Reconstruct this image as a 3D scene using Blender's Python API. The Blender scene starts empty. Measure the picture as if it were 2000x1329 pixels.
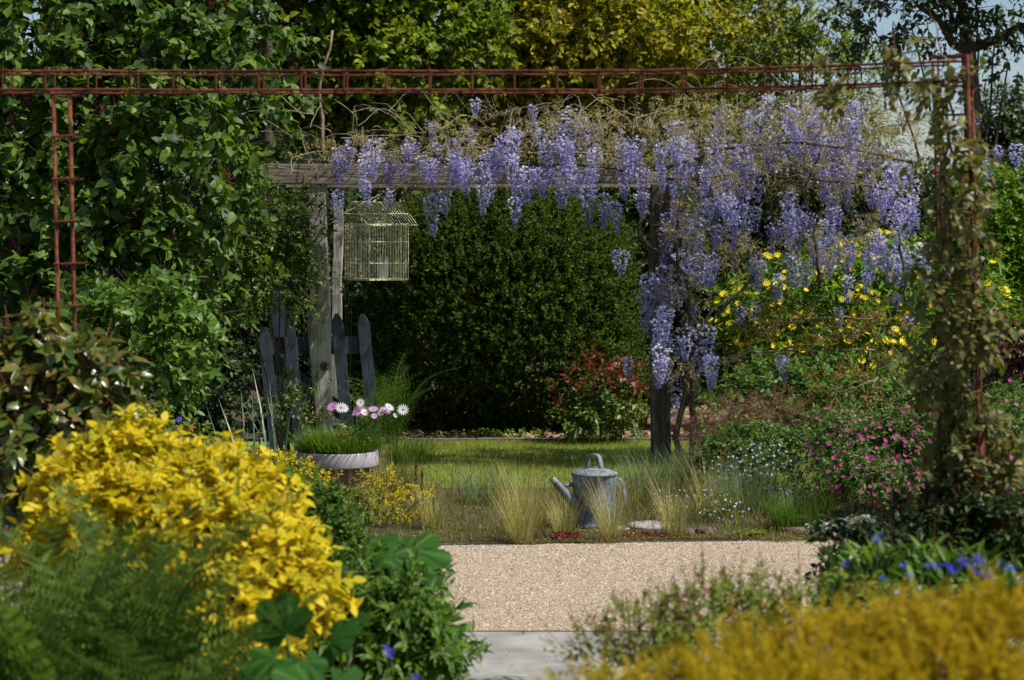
import bpy, math, numpy as np
from mathutils import Vector, Matrix

# ------------------------------------------------------------------ camera, world, sun
rng = np.random.default_rng(7)
scene = bpy.context.scene
COL = scene.collection
F, CX, HZ, H = 4000.0, 1000.0, 490.0, 1.62      # focal length in photo pixels, centre column, horizon row, eye height

cam_data = bpy.data.cameras.new("camera")
cam_data.sensor_width = 36.0
cam_data.lens = 72.0
cam_data.shift_y = -174.5 / 2000.0
cam_data.clip_start = 0.1
cam_data.clip_end = 600.0
cam_data.dof.use_dof = True
cam_data.dof.focus_distance = 13.2
cam_data.dof.aperture_fstop = 4.5
cam = bpy.data.objects.new("camera", cam_data)
cam.location = (0, 0, H)
cam.rotation_euler = (math.radians(90), 0, 0)
COL.objects.link(cam)
scene.camera = cam

SUN_EL, SUN_AZ = 55.0, 72.0        # azimuth measured from straight behind the camera towards the right
sdir = Vector((math.sin(math.radians(SUN_AZ)) * math.cos(math.radians(SUN_EL)),
               -math.cos(math.radians(SUN_AZ)) * math.cos(math.radians(SUN_EL)),
               math.sin(math.radians(SUN_EL))))
world = bpy.data.worlds.new("World")
scene.world = world
world.use_nodes = True
wn = world.node_tree
wn.nodes.clear()
sky = wn.nodes.new("ShaderNodeTexSky")
sky.sky_type = 'NISHITA'
sky.sun_disc = False
sky.sun_elevation = math.radians(SUN_EL)
sky.sun_rotation = math.atan2(sdir.x, sdir.y)
sky.air_density = 1.0
sky.dust_density = 0.6
sky.ozone_density = 1.5
bg = wn.nodes.new("ShaderNodeBackground")
bg.inputs['Strength'].default_value = 0.068
wo = wn.nodes.new("ShaderNodeOutputWorld")
wn.links.new(sky.outputs[0], bg.inputs[0])
wn.links.new(bg.outputs[0], wo.inputs[0])

sun_data = bpy.data.lights.new("sun", 'SUN')
sun_data.energy = 4.6
sun_data.angle = math.radians(0.5)
sun_data.color = (1.0, 0.955, 0.88)
sun = bpy.data.objects.new("sun", sun_data)
sun.rotation_euler = (-sdir).to_track_quat('-Z', 'Y').to_euler()
sun.location = (6, -4, 12)
COL.objects.link(sun)

scene.view_settings.view_transform = 'Standard'
scene.view_settings.look = 'None'
scene.view_settings.exposure = 0.6
scene.view_settings.gamma = 1.0
scene.view_settings.use_curve_mapping = False
scene.render.engine = 'CYCLES'
scene.cycles.max_bounces = 5
scene.cycles.diffuse_bounces = 3
scene.cycles.glossy_bounces = 2
scene.cycles.transmission_bounces = 4
scene.cycles.transparent_max_bounces = 4
scene.cycles.sample_clamp_indirect = 4.0


# ------------------------------------------------------------------ small helpers
def P(px, py, D):
    return np.array([(px - CX) / F * D, D, H + (HZ - py) / F * D])


def L(*c):
    return tuple(((v / 255.0) / 12.92 if v / 255.0 <= 0.04045 else ((v / 255.0 + 0.055) / 1.055) ** 2.4) for v in c) + (1.0,)


def nrm(v):
    v = np.asarray(v, float)
    return v / np.maximum(np.linalg.norm(v, axis=-1, keepdims=True), 1e-9)


def frames(d, n, sx, sy=None, sz=None):
    """matrices whose columns are side, along, normal; d along, n normal hint"""
    d = nrm(d)
    x = np.cross(d, n)
    x = nrm(x + 1e-6)
    z = np.cross(x, d)
    sx = np.asarray(sx, float).reshape(-1, 1)
    sy = sx if sy is None else np.asarray(sy, float).reshape(-1, 1)
    sz = sx if sz is None else np.asarray(sz, float).reshape(-1, 1)
    return np.stack([x * sx, d * sy, z * sz], axis=-1)


class Geo:
    def __init__(s):
        s.V, s.I, s.S, s.R, s.n = [], [], [], [], 0

    def add(s, V, faces, rnd=0.0):
        V = np.asarray(V, float)
        s.V.append(V)
        s.I.append(np.concatenate([np.asarray(f) for f in faces]) + s.n)
        s.S.append(np.array([len(f) for f in faces]))
        r = np.asarray(rnd, float)
        s.R.append(np.full(len(faces), float(rnd)) if r.ndim == 0 else r)
        s.n += len(V)
        return s

    def inst(s, tpl, M, T, rnd=None):
        """many copies of a template joined"""
        V, faces = tpl
        N = len(T)
        if N == 0:
            return s
        W = np.einsum('nij,vj->nvi', M, V) + T[:, None, :]
        idx = np.concatenate([np.asarray(f) for f in faces])
        off = (np.arange(N) * len(V))[:, None] + s.n
        s.V.append(W.reshape(-1, 3))
        s.I.append((idx[None, :] + off).reshape(-1))
        s.S.append(np.tile(np.array([len(f) for f in faces]), N))
        if rnd is None:
            rnd = rng.random(N)
        s.R.append(np.repeat(rnd, len(faces)))
        s.n += N * len(V)
        return s

    def tube(s, path, rad, n=6, rnd=0.0, squash=1.0):
        path = np.asarray(path, float)
        k = len(path)
        rad = np.broadcast_to(np.asarray(rad, float), (k,))
        t = nrm(np.gradient(path, axis=0))
        up = np.array([0, 0, 1.0]) if abs(t[0][2]) < 0.9 else np.array([0, 1.0, 0])
        u = nrm(np.cross(t[0], up))
        ang = np.arange(n) * 2 * math.pi / n
        V = []
        for i in range(k):
            u = nrm(u - t[i] * np.dot(u, t[i]))
            w = np.cross(t[i], u)
            V.append(path[i] + rad[i] * (np.cos(ang)[:, None] * u + squash * np.sin(ang)[:, None] * w))
        fs = []
        for i in range(k - 1):
            for j in range(n):
                a, b = i * n + j, i * n + (j + 1) % n
                fs.append((a, b, b + n, a + n))
        fs.append(tuple(range(n))[::-1])
        fs.append(tuple((k - 1) * n + j for j in range(n)))
        return s.add(np.concatenate(V), fs, rnd)

    def lathe(s, prof, c=(0, 0, 0), n=32, rnd=0.0):
        c = np.asarray(c, float)
        ang = np.arange(n) * 2 * math.pi / n
        V = [np.stack([c[0] + r * np.cos(ang), c[1] + r * np.sin(ang), np.full(n, c[2] + z)], 1) for r, z in prof]
        fs = []
        for i in range(len(prof) - 1):
            for j in range(n):
                a, b = i * n + j, i * n + (j + 1) % n
                fs.append((a, b, b + n, a + n))
        return s.add(np.concatenate(V), fs, rnd)

    def box(s, lo, hi, rnd=0.0):
        (x0, y0, z0), (x1, y1, z1) = lo, hi
        V = [(x0, y0, z0), (x1, y0, z0), (x1, y1, z0), (x0, y1, z0), (x0, y0, z1), (x1, y0, z1), (x1, y1, z1), (x0, y1, z1)]
        return s.add(V, [(0, 3, 2, 1), (4, 5, 6, 7), (0, 1, 5, 4), (1, 2, 6, 5), (2, 3, 7, 6), (3, 0, 4, 7)], rnd)

    def mesh(s, name, mat, off=None, smooth=False):
        V = np.concatenate(s.V)
        if off is not None:
            V = V - np.asarray(off)
        I = np.concatenate(s.I).astype(np.int32)
        S = np.concatenate(s.S).astype(np.int32)
        R = np.concatenate(s.R).astype(np.float32)
        m = bpy.data.meshes.new(name)
        m.vertices.add(len(V))
        m.vertices.foreach_set('co', V.astype(np.float32).ravel())
        m.loops.add(len(I))
        m.loops.foreach_set('vertex_index', I)
        m.polygons.add(len(S))
        st = np.concatenate([[0], np.cumsum(S)[:-1]]).astype(np.int32)
        m.polygons.foreach_set('loop_start', st)
        m.polygons.foreach_set('loop_total', S)
        a = m.attributes.new('rnd', 'FLOAT', 'FACE')
        a.data.foreach_set('value', R)
        m.update(calc_edges=True)
        m.polygons.foreach_set('use_smooth', np.full(len(S), bool(smooth)))
        m.materials.append(mat)
        return m

    def build(s, name, mat, parent=None, smooth=False, kind=None, at=None):
        off = np.array(parent.location) if parent is not None and at is None else (np.zeros(3) if at is None else np.asarray(at, float))
        if parent is not None and parent.parent is not None:
            off = off + np.array(parent.parent.location)
        o = bpy.data.objects.new(name, s.mesh(name, mat, off, smooth))
        if parent is not None:
            o.parent = parent
        elif at is not None:
            o.location = at
        COL.objects.link(o)
        if kind:
            o['kind'] = kind
        return o


def tag(o, label, cat, group=None):
    o['label'] = label
    o['category'] = cat
    if group:
        o['group'] = group
    return o


def thing(name, label, cat, loc, group=None):
    o = bpy.data.objects.new(name, None)
    o.empty_display_size = 0.2
    o.location = Vector([float(v) for v in loc])
    COL.objects.link(o)
    return tag(o, label, cat, group)


def part_at(name, mesh, parent, M3, T):
    """an object sharing a mesh, placed at world T with 3x3 M3, child of a top-level thing"""
    o = bpy.data.objects.new(name, mesh)
    m = Matrix.Identity(4)
    for i in range(3):
        for j in range(3):
            m[i][j] = float(M3[i][j])
        m[i][3] = float(T[i]) - parent.location[i]
    o.parent = parent
    o.matrix_basis = m
    COL.objects.link(o)
    return o


def base(px, D):
    return (float((px - CX) / F * D), float(D), 0.0)


# ------------------------------------------------------------------ materials
def newmat(name):
    m = bpy.data.materials.new(name)
    m.use_nodes = True
    nt = m.node_tree
    nt.nodes.clear()
    out = nt.nodes.new('ShaderNodeOutputMaterial')
    return m, nt, out


def ramp(nt, cols, pos=None):
    r = nt.nodes.new('ShaderNodeValToRGB')
    e = r.color_ramp.elements
    n = len(cols)
    pos = pos or [i / max(1, n - 1) for i in range(n)]
    while len(e) < n:
        e.new(0.5)
    for i in range(n):
        e[i].position = pos[i]
        e[i].color = cols[i]
    return r


def leafmat(name, cols, rough=0.5, transl=0.35, spec=0.4, tint=(1.25, 1.2, 0.5), objrnd=True):
    m, nt, out = newmat(name)
    at = nt.nodes.new('ShaderNodeAttribute')
    at.attribute_name = 'rnd'
    oi = nt.nodes.new('ShaderNodeObjectInfo')
    ad = nt.nodes.new('ShaderNodeMath')
    ad.operation = 'ADD'
    fr = nt.nodes.new('ShaderNodeMath')
    fr.operation = 'FRACT'
    nt.links.new(at.outputs['Fac'], ad.inputs[0])
    if objrnd:
        nt.links.new(oi.outputs['Random'], ad.inputs[1])
    else:
        ad.inputs[1].default_value = 0.0
    nt.links.new(ad.outputs[0], fr.inputs[0])
    r = ramp(nt, cols)
    nt.links.new(fr.outputs[0], r.inputs[0])
    p = nt.nodes.new('ShaderNodeBsdfPrincipled')
    p.inputs['Roughness'].default_value = rough
    p.inputs['Specular IOR Level'].default_value = spec
    tr = nt.nodes.new('ShaderNodeBsdfTranslucent')
    mul = nt.nodes.new('ShaderNodeMix')
    mul.data_type = 'RGBA'
    mul.blend_type = 'MULTIPLY'
    mul.inputs[0].default_value = 1.0
    mul.inputs[7].default_value = tint + (1.0,)
    nt.links.new(r.outputs[0], mul.inputs[6])
    nt.links.new(r.outputs[0], p.inputs['Base Color'])
    nt.links.new(mul.outputs[2], tr.inputs['Color'])
    mx = nt.nodes.new('ShaderNodeMixShader')
    mx.inputs[0].default_value = transl
    nt.links.new(p.outputs[0], mx.inputs[1])
    nt.links.new(tr.outputs[0], mx.inputs[2])
    nt.links.new(mx.outputs[0], out.inputs[0])
    return m


def noisemat(name, cols, scale=8.0, stretch=(1, 1, 1), rough=0.8, bump=0.3, detail=8, metal=0.0, pos=None, dist=0.01, spec=0.3, second=None):
    m, nt, out = newmat(name)
    tc = nt.nodes.new('ShaderNodeTexCoord')
    mp = nt.nodes.new('ShaderNodeMapping')
    mp.inputs['Scale'].default_value = stretch
    nt.links.new(tc.outputs['Object'], mp.inputs['Vector'])
    n = nt.nodes.new('ShaderNodeTexNoise')
    n.inputs['Scale'].default_value = scale
    n.inputs['Detail'].default_value = detail
    n.inputs['Roughness'].default_value = 0.65
    nt.links.new(mp.outputs[0], n.inputs['Vector'])
    r = ramp(nt, cols, pos or [0.3 + 0.4 * i / max(1, len(cols) - 1) for i in range(len(cols))])
    nt.links.new(n.outputs['Fac'], r.inputs[0])
    p = nt.nodes.new('ShaderNodeBsdfPrincipled')
    p.inputs['Roughness'].default_value = rough
    p.inputs['Metallic'].default_value = metal
    p.inputs['Specular IOR Level'].default_value = spec
    colr = r.outputs[0]
    if second:
        n2 = nt.nodes.new('ShaderNodeTexNoise')
        n2.inputs['Scale'].default_value = second[0]
        n2.inputs['Detail'].default_value = 5
        nt.links.new(tc.outputs['Object'], n2.inputs['Vector'])
        r2 = ramp(nt, [(0, 0, 0, 1), (1, 1, 1, 1)], [second[2], second[3]])
        nt.links.new(n2.outputs['Fac'], r2.inputs[0])
        mx = nt.nodes.new('ShaderNodeMix')
        mx.data_type = 'RGBA'
        nt.links.new(r2.outputs[0], mx.inputs[0])
        nt.links.new(colr, mx.inputs[6])
        mx.inputs[7].default_value = second[1]
        colr = mx.outputs[2]
    nt.links.new(colr, p.inputs['Base Color'])
    b = nt.nodes.new('ShaderNodeBump')
    b.inputs['Strength'].default_value = bump
    b.inputs['Distance'].default_value = dist
    nt.links.new(n.outputs['Fac'], b.inputs['Height'])
    nt.links.new(b.outputs[0], p.inputs['Normal'])
    nt.links.new(p.outputs[0], out.inputs[0])
    return m


M = {}
M['rust'] = noisemat('rust', [L(42, 27, 22), L(84, 46, 34), L(120, 70, 48), L(76, 56, 46)], 26, rough=0.9, bump=0.7, dist=0.002, spec=0.1, second=(9, L(58, 34, 28), 0.5, 0.62))
M['wood'] = noisemat('weathered_wood', [L(88, 82, 76), L(162, 156, 146), L(192, 186, 176)], 14, stretch=(2.6, 2.6, 0.3), rough=0.92, bump=0.4, dist=0.006, spec=0.1, second=(5.0, L(124, 118, 110), 0.5, 0.7))
M['beamwood'] = noisemat('weathered_beam_wood', [L(52, 46, 42), L(130, 120, 110), L(168, 158, 146)], 16, stretch=(0.25, 2.5, 3.0), rough=0.95, bump=0.6, dist=0.008, spec=0.1)
M['darkwood'] = noisemat('dark_weathered_wood', [L(40, 36, 34), L(80, 74, 68), L(112, 104, 96)], 14, stretch=(2.6, 2.6, 0.3), rough=0.95, bump=0.5, dist=0.008, spec=0.1, second=(6.0, L(58, 54, 50), 0.5, 0.7))
M['gate'] = noisemat('blue_grey_painted_wood', [L(40, 48, 58), L(62, 73, 84), L(84, 94, 102)], 30, stretch=(5, 5, 0.3), rough=0.95, bump=0.2, dist=0.002, spec=0.05, second=(7, L(52, 58, 60), 0.5, 0.62))
M['bark'] = noisemat('bark', [L(38, 32, 27), L(74, 64, 54), L(100, 90, 76)], 14, stretch=(2, 2, 0.5), rough=0.95, bump=1.0, dist=0.02)
M['twig'] = noisemat('pale_twig', [L(86, 74, 56), L(128, 114, 88), L(156, 142, 114)], 20, rough=0.9, bump=0.3, dist=0.002)
M['stem'] = noisemat('green_stem', [L(54, 66, 28), L(84, 92, 46)], 20, rough=0.7, bump=0.1)
M['redstem'] = noisemat('red_stem', [L(84, 40, 28), L(110, 62, 40)], 20, rough=0.7, bump=0.1)
M['soil'] = noisemat('dry_soil', [L(44, 36, 28), L(74, 62, 48), L(96, 82, 64)], 14, rough=1.0, bump=0.8, dist=0.03, second=(2.2, L(60, 62, 36), 0.45, 0.7))
M['mulch'] = noisemat('bark_mulch', [L(72, 54, 40), L(124, 98, 74), L(160, 132, 104)], 30, rough=1.0, bump=1.0, dist=0.03)
M['lawn'] = noisemat('lawn_turf', [L(82, 98, 32), L(112, 128, 48), L(130, 142, 62)], 10, rough=1.0, bump=0.6, dist=0.02, second=(1.7, L(132, 132, 76), 0.5, 0.8))
M['gravel'] = noisemat('gravel_bed', [L(98, 82, 64), L(156, 138, 114), L(186, 170, 148)], 90, rough=0.95, bump=1.0, dist=0.01, detail=4)
M['concrete'] = noisemat('concrete', [L(120, 118, 112), L(140, 138, 132), L(154, 152, 146)], 5, rough=0.9, bump=0.25, dist=0.004, detail=10, second=(3.2, L(106, 104, 98), 0.42, 0.7))
M['edging'] = noisemat('grey_edging', [L(84, 80, 74), L(116, 112, 104)], 24, rough=0.95, bump=0.5, spec=0.1)
M['stone'] = noisemat('grey_stone', [L(92, 88, 84), L(140, 136, 128), L(168, 164, 154)], 18, rough=0.9, bump=0.8, dist=0.01)
M['redstone'] = noisemat('purple_brown_stone', [L(70, 56, 54), L(112, 94, 90)], 18, rough=0.9, bump=0.8, dist=0.01)
M['zinc'] = noisemat('galvanised_zinc', [L(78, 88, 96), L(112, 122, 130), L(146, 156, 162)], 7, rough=0.65, bump=0.2, metal=0.15, dist=0.005, spec=0.3, second=(34, L(92, 96, 98), 0.5, 0.6))
M['dark'] = noisemat('inside_shade', [L(18, 16, 16), L(26, 24, 22)], 10)  # near-black colour standing in for the shade inside hollow ends
M['planter'] = noisemat('pale_mauve_clay', [L(146, 138, 142), L(164, 156, 160)], 6, rough=0.75, bump=0.1, second=(5, L(136, 126, 128), 0.5, 0.75))
M['planterbody'] = noisemat('brown_clay', [L(120, 92, 82), L(140, 112, 100)], 8, rough=0.85, bump=0.15)
M['cage'] = noisemat('cream_painted_wire', [L(206, 198, 156), L(224, 218, 182)], 60, rough=0.5, bump=0.1)
M['candle'] = noisemat('grey_tin', [L(176, 182, 186), L(196, 200, 204)], 12, rough=0.5, bump=0.05)
M['wire'] = noisemat('wire', [L(60, 56, 50), L(96, 90, 82)], 30, rough=0.6, metal=0.4)

M['lilac'] = leafmat('lilac_leaf', [L(32, 54, 18), L(56, 84, 26), L(80, 110, 36), L(108, 134, 50), L(44, 70, 24)], 0.5, 0.4, 0.28)
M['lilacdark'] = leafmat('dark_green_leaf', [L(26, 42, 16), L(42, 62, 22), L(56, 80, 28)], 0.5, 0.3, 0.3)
M['mock'] = leafmat('mock_orange_leaf', [L(56, 86, 28), L(80, 114, 38), L(104, 134, 48)], 0.45, 0.38, 0.3)
M['roseleaf'] = leafmat('rose_leaf', [L(44, 72, 20), L(70, 98, 30), L(96, 118, 40), L(110, 110, 44)], 0.45, 0.35, 0.4)
M['glossy'] = leafmat('glossy_leaf', [L(44, 66, 24), L(72, 94, 34), L(98, 112, 42), L(112, 88, 44), L(80, 98, 38)], 0.3, 0.28, 0.55)
M['box'] = leafmat('hedge_leaf', [L(30, 46, 10), L(50, 70, 16), L(76, 96, 22), L(108, 122, 34)], 0.55, 0.36, 0.15)
M['treegreen'] = leafmat('tree_leaf', [L(54, 84, 18), L(98, 122, 26), L(146, 156, 42), L(76, 104, 22), L(114, 134, 32)], 0.5, 0.45, 0.25)
M['treeyellow'] = leafmat('yellow_green_leaf', [L(94, 114, 26), L(136, 142, 34), L(170, 162, 42), L(184, 162, 50), L(110, 128, 28), L(142, 144, 36)], 0.5, 0.45, 0.2)
M['treedark'] = leafmat('dark_tree_leaf', [L(34, 52, 18), L(52, 72, 24), L(74, 92, 32)], 0.45, 0.35, 0.4)
M['farhedge'] = leafmat('bright_hedge_leaf', [L(62, 98, 18), L(92, 132, 28), L(120, 152, 38)], 0.5, 0.42, 0.25)
M['vine'] = leafmat('vine_leaf', [L(64, 82, 30), L(92, 104, 42), L(118, 114, 54), L(104, 78, 44), L(76, 94, 36), L(136, 128, 80), L(60, 76, 28)], 0.45, 0.38, 0.35)
M['golden'] = leafmat('golden_leaf', [L(208, 184, 24), L(224, 200, 42), L(228, 204, 52), L(190, 178, 34), L(214, 190, 32), L(166, 166, 40), L(228, 208, 76), L(210, 178, 34)], 0.6, 0.52, 0.12, tint=(0.99, 1.04, 0.5))
M['goldgreen'] = leafmat('golden_inner_leaf', [L(116, 124, 24), L(160, 152, 26), L(82, 104, 28)], 0.5, 0.4, 0.3)
M['conifer'] = leafmat('golden_conifer_spray', [L(156, 144, 26), L(196, 168, 34), L(206, 174, 42), L(124, 130, 30)], 0.6, 0.42, 0.1, tint=(1.05, 1.04, 0.5))
M['fern'] = leafmat('fern_frond', [L(54, 82, 24), L(78, 108, 34), L(98, 126, 44)], 0.5, 0.4, 0.25)
M['squash'] = leafmat('large_soft_leaf', [L(38, 74, 24), L(46, 84, 28), L(54, 92, 34), L(68, 104, 44)], 0.7, 0.35, 0.1, objrnd=False)
M['penst'] = leafmat('lance_leaf', [L(54, 84, 24), L(78, 112, 34), L(104, 132, 50)], 0.5, 0.4, 0.25)
M['mid'] = leafmat('border_leaf', [L(76, 100, 30), L(112, 134, 48), L(134, 148, 64), L(132, 88, 50)], 0.5, 0.42, 0.2)
M['gerleaf'] = leafmat('geranium_leaf', [L(58, 88, 34), L(84, 116, 48), L(104, 134, 62)], 0.5, 0.4, 0.3)
M['redleaf'] = leafmat('red_leaf', [L(90, 34, 24), L(124, 54, 34), L(86, 62, 30)], 0.4, 0.35, 0.45)
M['purpleleaf'] = leafmat('dark_red_leaf', [L(52, 22, 22), L(80, 32, 28), L(66, 40, 28)], 0.45, 0.3, 0.4)
M['wleaf'] = leafmat('young_wisteria_leaf', [L(138, 128, 80), L(162, 150, 106), L(178, 166, 128), L(120, 122, 62)], 0.7, 0.45, 0.15, tint=(1.1, 1.05, 0.7))
M['bronze'] = leafmat('bronze_young_leaf', [L(104, 84, 36), L(128, 102, 48), L(90, 92, 40)], 0.6, 0.4, 0.3)
M['wist'] = leafmat('wisteria_petal', [L(136, 130, 192), L(158, 155, 208), L(180, 178, 220), L(202, 200, 230), L(228, 226, 236)], 0.6, 0.46, 0.12, tint=(1.02, 1.0, 1.0), objrnd=False)
M['grass'] = leafmat('lawn_blade', [L(106, 120, 44), L(130, 142, 58), L(150, 154, 84)], 0.55, 0.5, 0.25)
M['feather'] = leafmat('feather_grass_blade', [L(132, 136, 66), L(170, 162, 104), L(194, 182, 134), L(110, 124, 52)], 0.6, 0.35, 0.25)
M['greygrass'] = leafmat('grey_green_blade', [L(86, 110, 76), L(112, 132, 96), L(134, 142, 108)], 0.6, 0.35, 0.25)
M['meadow'] = leafmat('dry_meadow_blade', [L(92, 104, 44), L(128, 124, 70), L(150, 134, 92), L(80, 98, 44), L(136, 104, 78)], 0.6, 0.35, 0.25)
M['allium'] = leafmat('blue_green_blade', [L(66, 92, 76), L(88, 112, 90), L(104, 126, 100)], 0.4, 0.25, 0.45)
M['smoke'] = leafmat('pink_brown_haze', [L(128, 96, 92), L(150, 116, 108), L(112, 84, 76)], 0.8, 0.3, 0.1)
M['silver'] = leafmat('silver_leaf', [L(172, 180, 168), L(196, 202, 190), L(150, 160, 144)], 0.7, 0.25, 0.2)
M['sedum'] = leafmat('lime_ground_cover', [L(126, 138, 34), L(156, 160, 44), L(104, 122, 34)], 0.5, 0.3, 0.3)
M['redcarp'] = leafmat('red_succulent_leaf', [L(110, 26, 28), L(146, 48, 44), L(120, 60, 40)], 0.35, 0.2, 0.5)
M['yellow'] = leafmat('yellow_petal', [L(238, 206, 24), L(246, 222, 44)], 0.5, 0.35, 0.25, tint=(1.1, 1.05, 0.4))
M['blue'] = leafmat('blue_petal', [L(52, 52, 170), L(72, 68, 196), L(66, 48, 168)], 0.5, 0.3, 0.2, tint=(1, 1, 1.1))
M['paleblue'] = leafmat('pale_blue_petal', [L(150, 172, 226), L(180, 198, 238), L(206, 210, 236)], 0.5, 0.3, 0.25, tint=(1, 1, 1))
M['magenta'] = leafmat('magenta_petal', [L(184, 60, 134), L(204, 90, 156), L(168, 48, 116)], 0.5, 0.4, 0.2, tint=(1.1, 0.9, 1))
M['white'] = leafmat('white_petal', [L(206, 204, 208), L(214, 212, 212)], 0.5, 0.3, 0.25, tint=(1, 1, 1))
M['pink'] = leafmat('pink_petal', [L(200, 156, 190), L(212, 180, 204), L(184, 118, 168)], 0.5, 0.3, 0.25, tint=(1.05, 0.95, 1))
M['eye'] = noisemat('flower_eye', [L(60, 50, 90), L(110, 96, 120)], 80, rough=0.8)
M['pebble'] = leafmat('pebble', [L(184, 164, 138), L(204, 190, 168), L(160, 134, 108), L(192, 178, 160), L(134, 118, 102), L(214, 204, 190)], 0.8, 0.0, 0.2)
M['chip'] = leafmat('bark_chip', [L(96, 72, 52), L(150, 122, 94), L(178, 154, 126), L(70, 52, 40)], 0.9, 0.0, 0.2)


# ------------------------------------------------------------------ leaf and blade templates (x side, y along, z up)
def tpl_leaf(w=0.5, fold=0.22, curl=0.18, full=True, belly=0.38):
    hw = w / 2
    if not full:
        V = np.array([(0, 0, 0), (-hw, 0.45, fold * hw), (hw, 0.45, fold * hw), (0, 1, -curl)])
        return V, [(0, 2, 3), (0, 3, 1)]
    z = lambda y: -curl * y * y
    y1, y2 = belly * 0.75, 0.70
    V = np.array([(0, 0, 0), (0, y1, z(y1)), (0, y2, z(y2)), (0, 1, z(1)),
                  (-hw, y1, z(y1) + fold * hw), (-hw * 0.72, y2, z(y2) + fold * hw * 0.8),
                  (hw, y1, z(y1) + fold * hw), (hw * 0.72, y2, z(y2) + fold * hw * 0.8)])
    return V, [(0, 1, 4), (4, 1, 2, 5), (5, 2, 3), (0, 6, 1), (6, 7, 2, 1), (7, 3, 2)]


LEAF = tpl_leaf()
HEART = tpl_leaf(0.72, 0.25, 0.22, True, 0.32)
LANCE = tpl_leaf(0.26, 0.3, 0.25)
SMALL = tpl_leaf(0.62, 0.3, 0.1, False)
NARROW = tpl_leaf(0.3, 0.3, 0.15, False)


def tpl_blade(bend=0.5, seg=3):
    V, fs = [], []
    for i in range(seg + 1):
        t = i / seg
        y, z = math.sin(t * bend) / max(bend, 1e-3), (1 - math.cos(t * bend)) / max(bend, 1e-3)
        w = 0.5 * (1 - t) ** 0.7
        if i == seg:
            V.append((0, y, z))
        else:
            V += [(-w, y, z), (w, y, z)]
    for i in range(seg):
        if i == seg - 1:
            fs.append((2 * i, 2 * i + 1, 2 * i + 2))
        else:
            fs.append((2 * i, 2 * i + 1, 2 * i + 3, 2 * i + 2))
    return np.array(V), fs


BLADE = tpl_blade(0.5)
BLADE1 = (np.array([(-0.5, 0, 0), (0.5, 0, 0), (0, 1, 0.15)]), [(0, 1, 2)])
BENT = tpl_blade(1.5, 5)
STICK = (np.array([(-.5, 0, -.29), (.5, 0, -.29), (0, 0, .58), (-.28, 1, -.16), (.28, 1, -.16), (0, 1, .32)]),
         [(0, 1, 4, 3), (1, 2, 5, 4), (2, 0, 3, 5)])


def tpl_flower(n=5, r0=0.25, w=0.7, cup=0.25):
    V, fs = [(0, 0, 0)], []
    for k in range(n):
        a = 2 * math.pi * k / n
        da = w * math.pi / n
        b = len(V)
        V += [(math.cos(a - da) * .62, math.sin(a - da) * .62, cup * .62), (math.cos(a), math.sin(a), cup),
              (math.cos(a + da) * .62, math.sin(a + da) * .62, cup * .62)]
        fs.append((0, b, b + 1, b + 2))
    return np.array(V), fs


FLOWER = tpl_flower()
FLOWER8 = tpl_flower(9, w=0.85, cup=0.15)


# ------------------------------------------------------------------ plant machinery
def lobe(px, py, D, rx, ry=None, rd=None):
    """an ellipsoid of foliage, sizes given in photo pixels at its own distance"""
    ry = rx if ry is None else ry
    k = D / F
    return P(px, py, D), np.array([rx * k, (rd if rd is not None else 0.7 * rx) * k, ry * k])


def lobe_points(lobes, N, rmin=0.55, rough=0.28, front=0.55, clumps=14, minz=0.03):
    area = np.array([r[0] * r[2] + r[1] * r[2] for _, r in lobes])
    cnt = rng.multinomial(N, area / area.sum())
    pts, dirs = [], []
    for (c, r), k in zip(lobes, cnt):
        if k == 0:
            continue
        u = nrm(rng.normal(size=(k, 3)))
        flip = (u[:, 1] > 0) & (rng.random(k) < front)
        u[flip, 1] *= -1
        cd = nrm(rng.normal(size=(clumps, 3)))
        bump = np.exp(9 * (u @ cd.T - 1)).max(axis=1)
        rr = (rmin + (1 - rmin) * rng.random(k) ** 0.6) * (1 - rough + 1.5 * rough * bump)
        p = c + u * r * rr[:, None]
        pts.append(p)
        dirs.append(nrm(u / (r / r.max())))
    p, d = np.concatenate(pts), np.concatenate(dirs)
    ok = p[:, 2] > minz
    return p[ok], d[ok]


def twig_leaves(p, u, nl, tl, ll, up=0.35, jit=0.45, spread=0.9, droop=0.25, leafup=0.75, szvar=0.3, start=0.12):
    """leaves in pairs along short twigs; returns leaf roots, directions, normals, lengths, twig direction"""
    n = len(p)
    d = nrm(u + np.array([0, 0, up]) + rng.normal(size=(n, 3)) * jit)
    Lg = tl * (0.6 + 0.8 * rng.random(n))
    ref = nrm(rng.normal(size=(n, 3)))
    s1 = nrm(np.cross(d, ref))
    s2 = np.cross(d, s1)
    t = start + (1 - start) * (np.arange(nl) + 0.5) / nl
    ang = (np.arange(nl) % 2) * math.pi + (np.arange(nl) // 2) * (math.pi / 2) + 0.2
    pos = p[:, None, :] + d[:, None, :] * (Lg[:, None] * t)[..., None]
    pos[..., 2] -= droop * Lg[:, None] * t ** 2
    side = s1[:, None, :] * np.cos(ang)[None, :, None] + s2[:, None, :] * np.sin(ang)[None, :, None]
    ld = d[:, None, :] * (0.35 + 0.6 * t)[None, :, None] + side * spread + rng.normal(size=(n, nl, 3)) * 0.25
    ld[..., 2] -= droop
    nn = np.zeros_like(ld)
    nn[..., 2] = leafup
    nn += 0.45 * u[:, None, :] + rng.normal(size=nn.shape) * 0.38
    sz = ll * (1 - szvar + 2 * szvar * rng.random((n, nl))) * (1.0 - 0.35 * t ** 3)
    return pos.reshape(-1, 3), nrm(ld.reshape(-1, 3)), nrm(nn.reshape(-1, 3)), sz.reshape(-1), d, Lg


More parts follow.
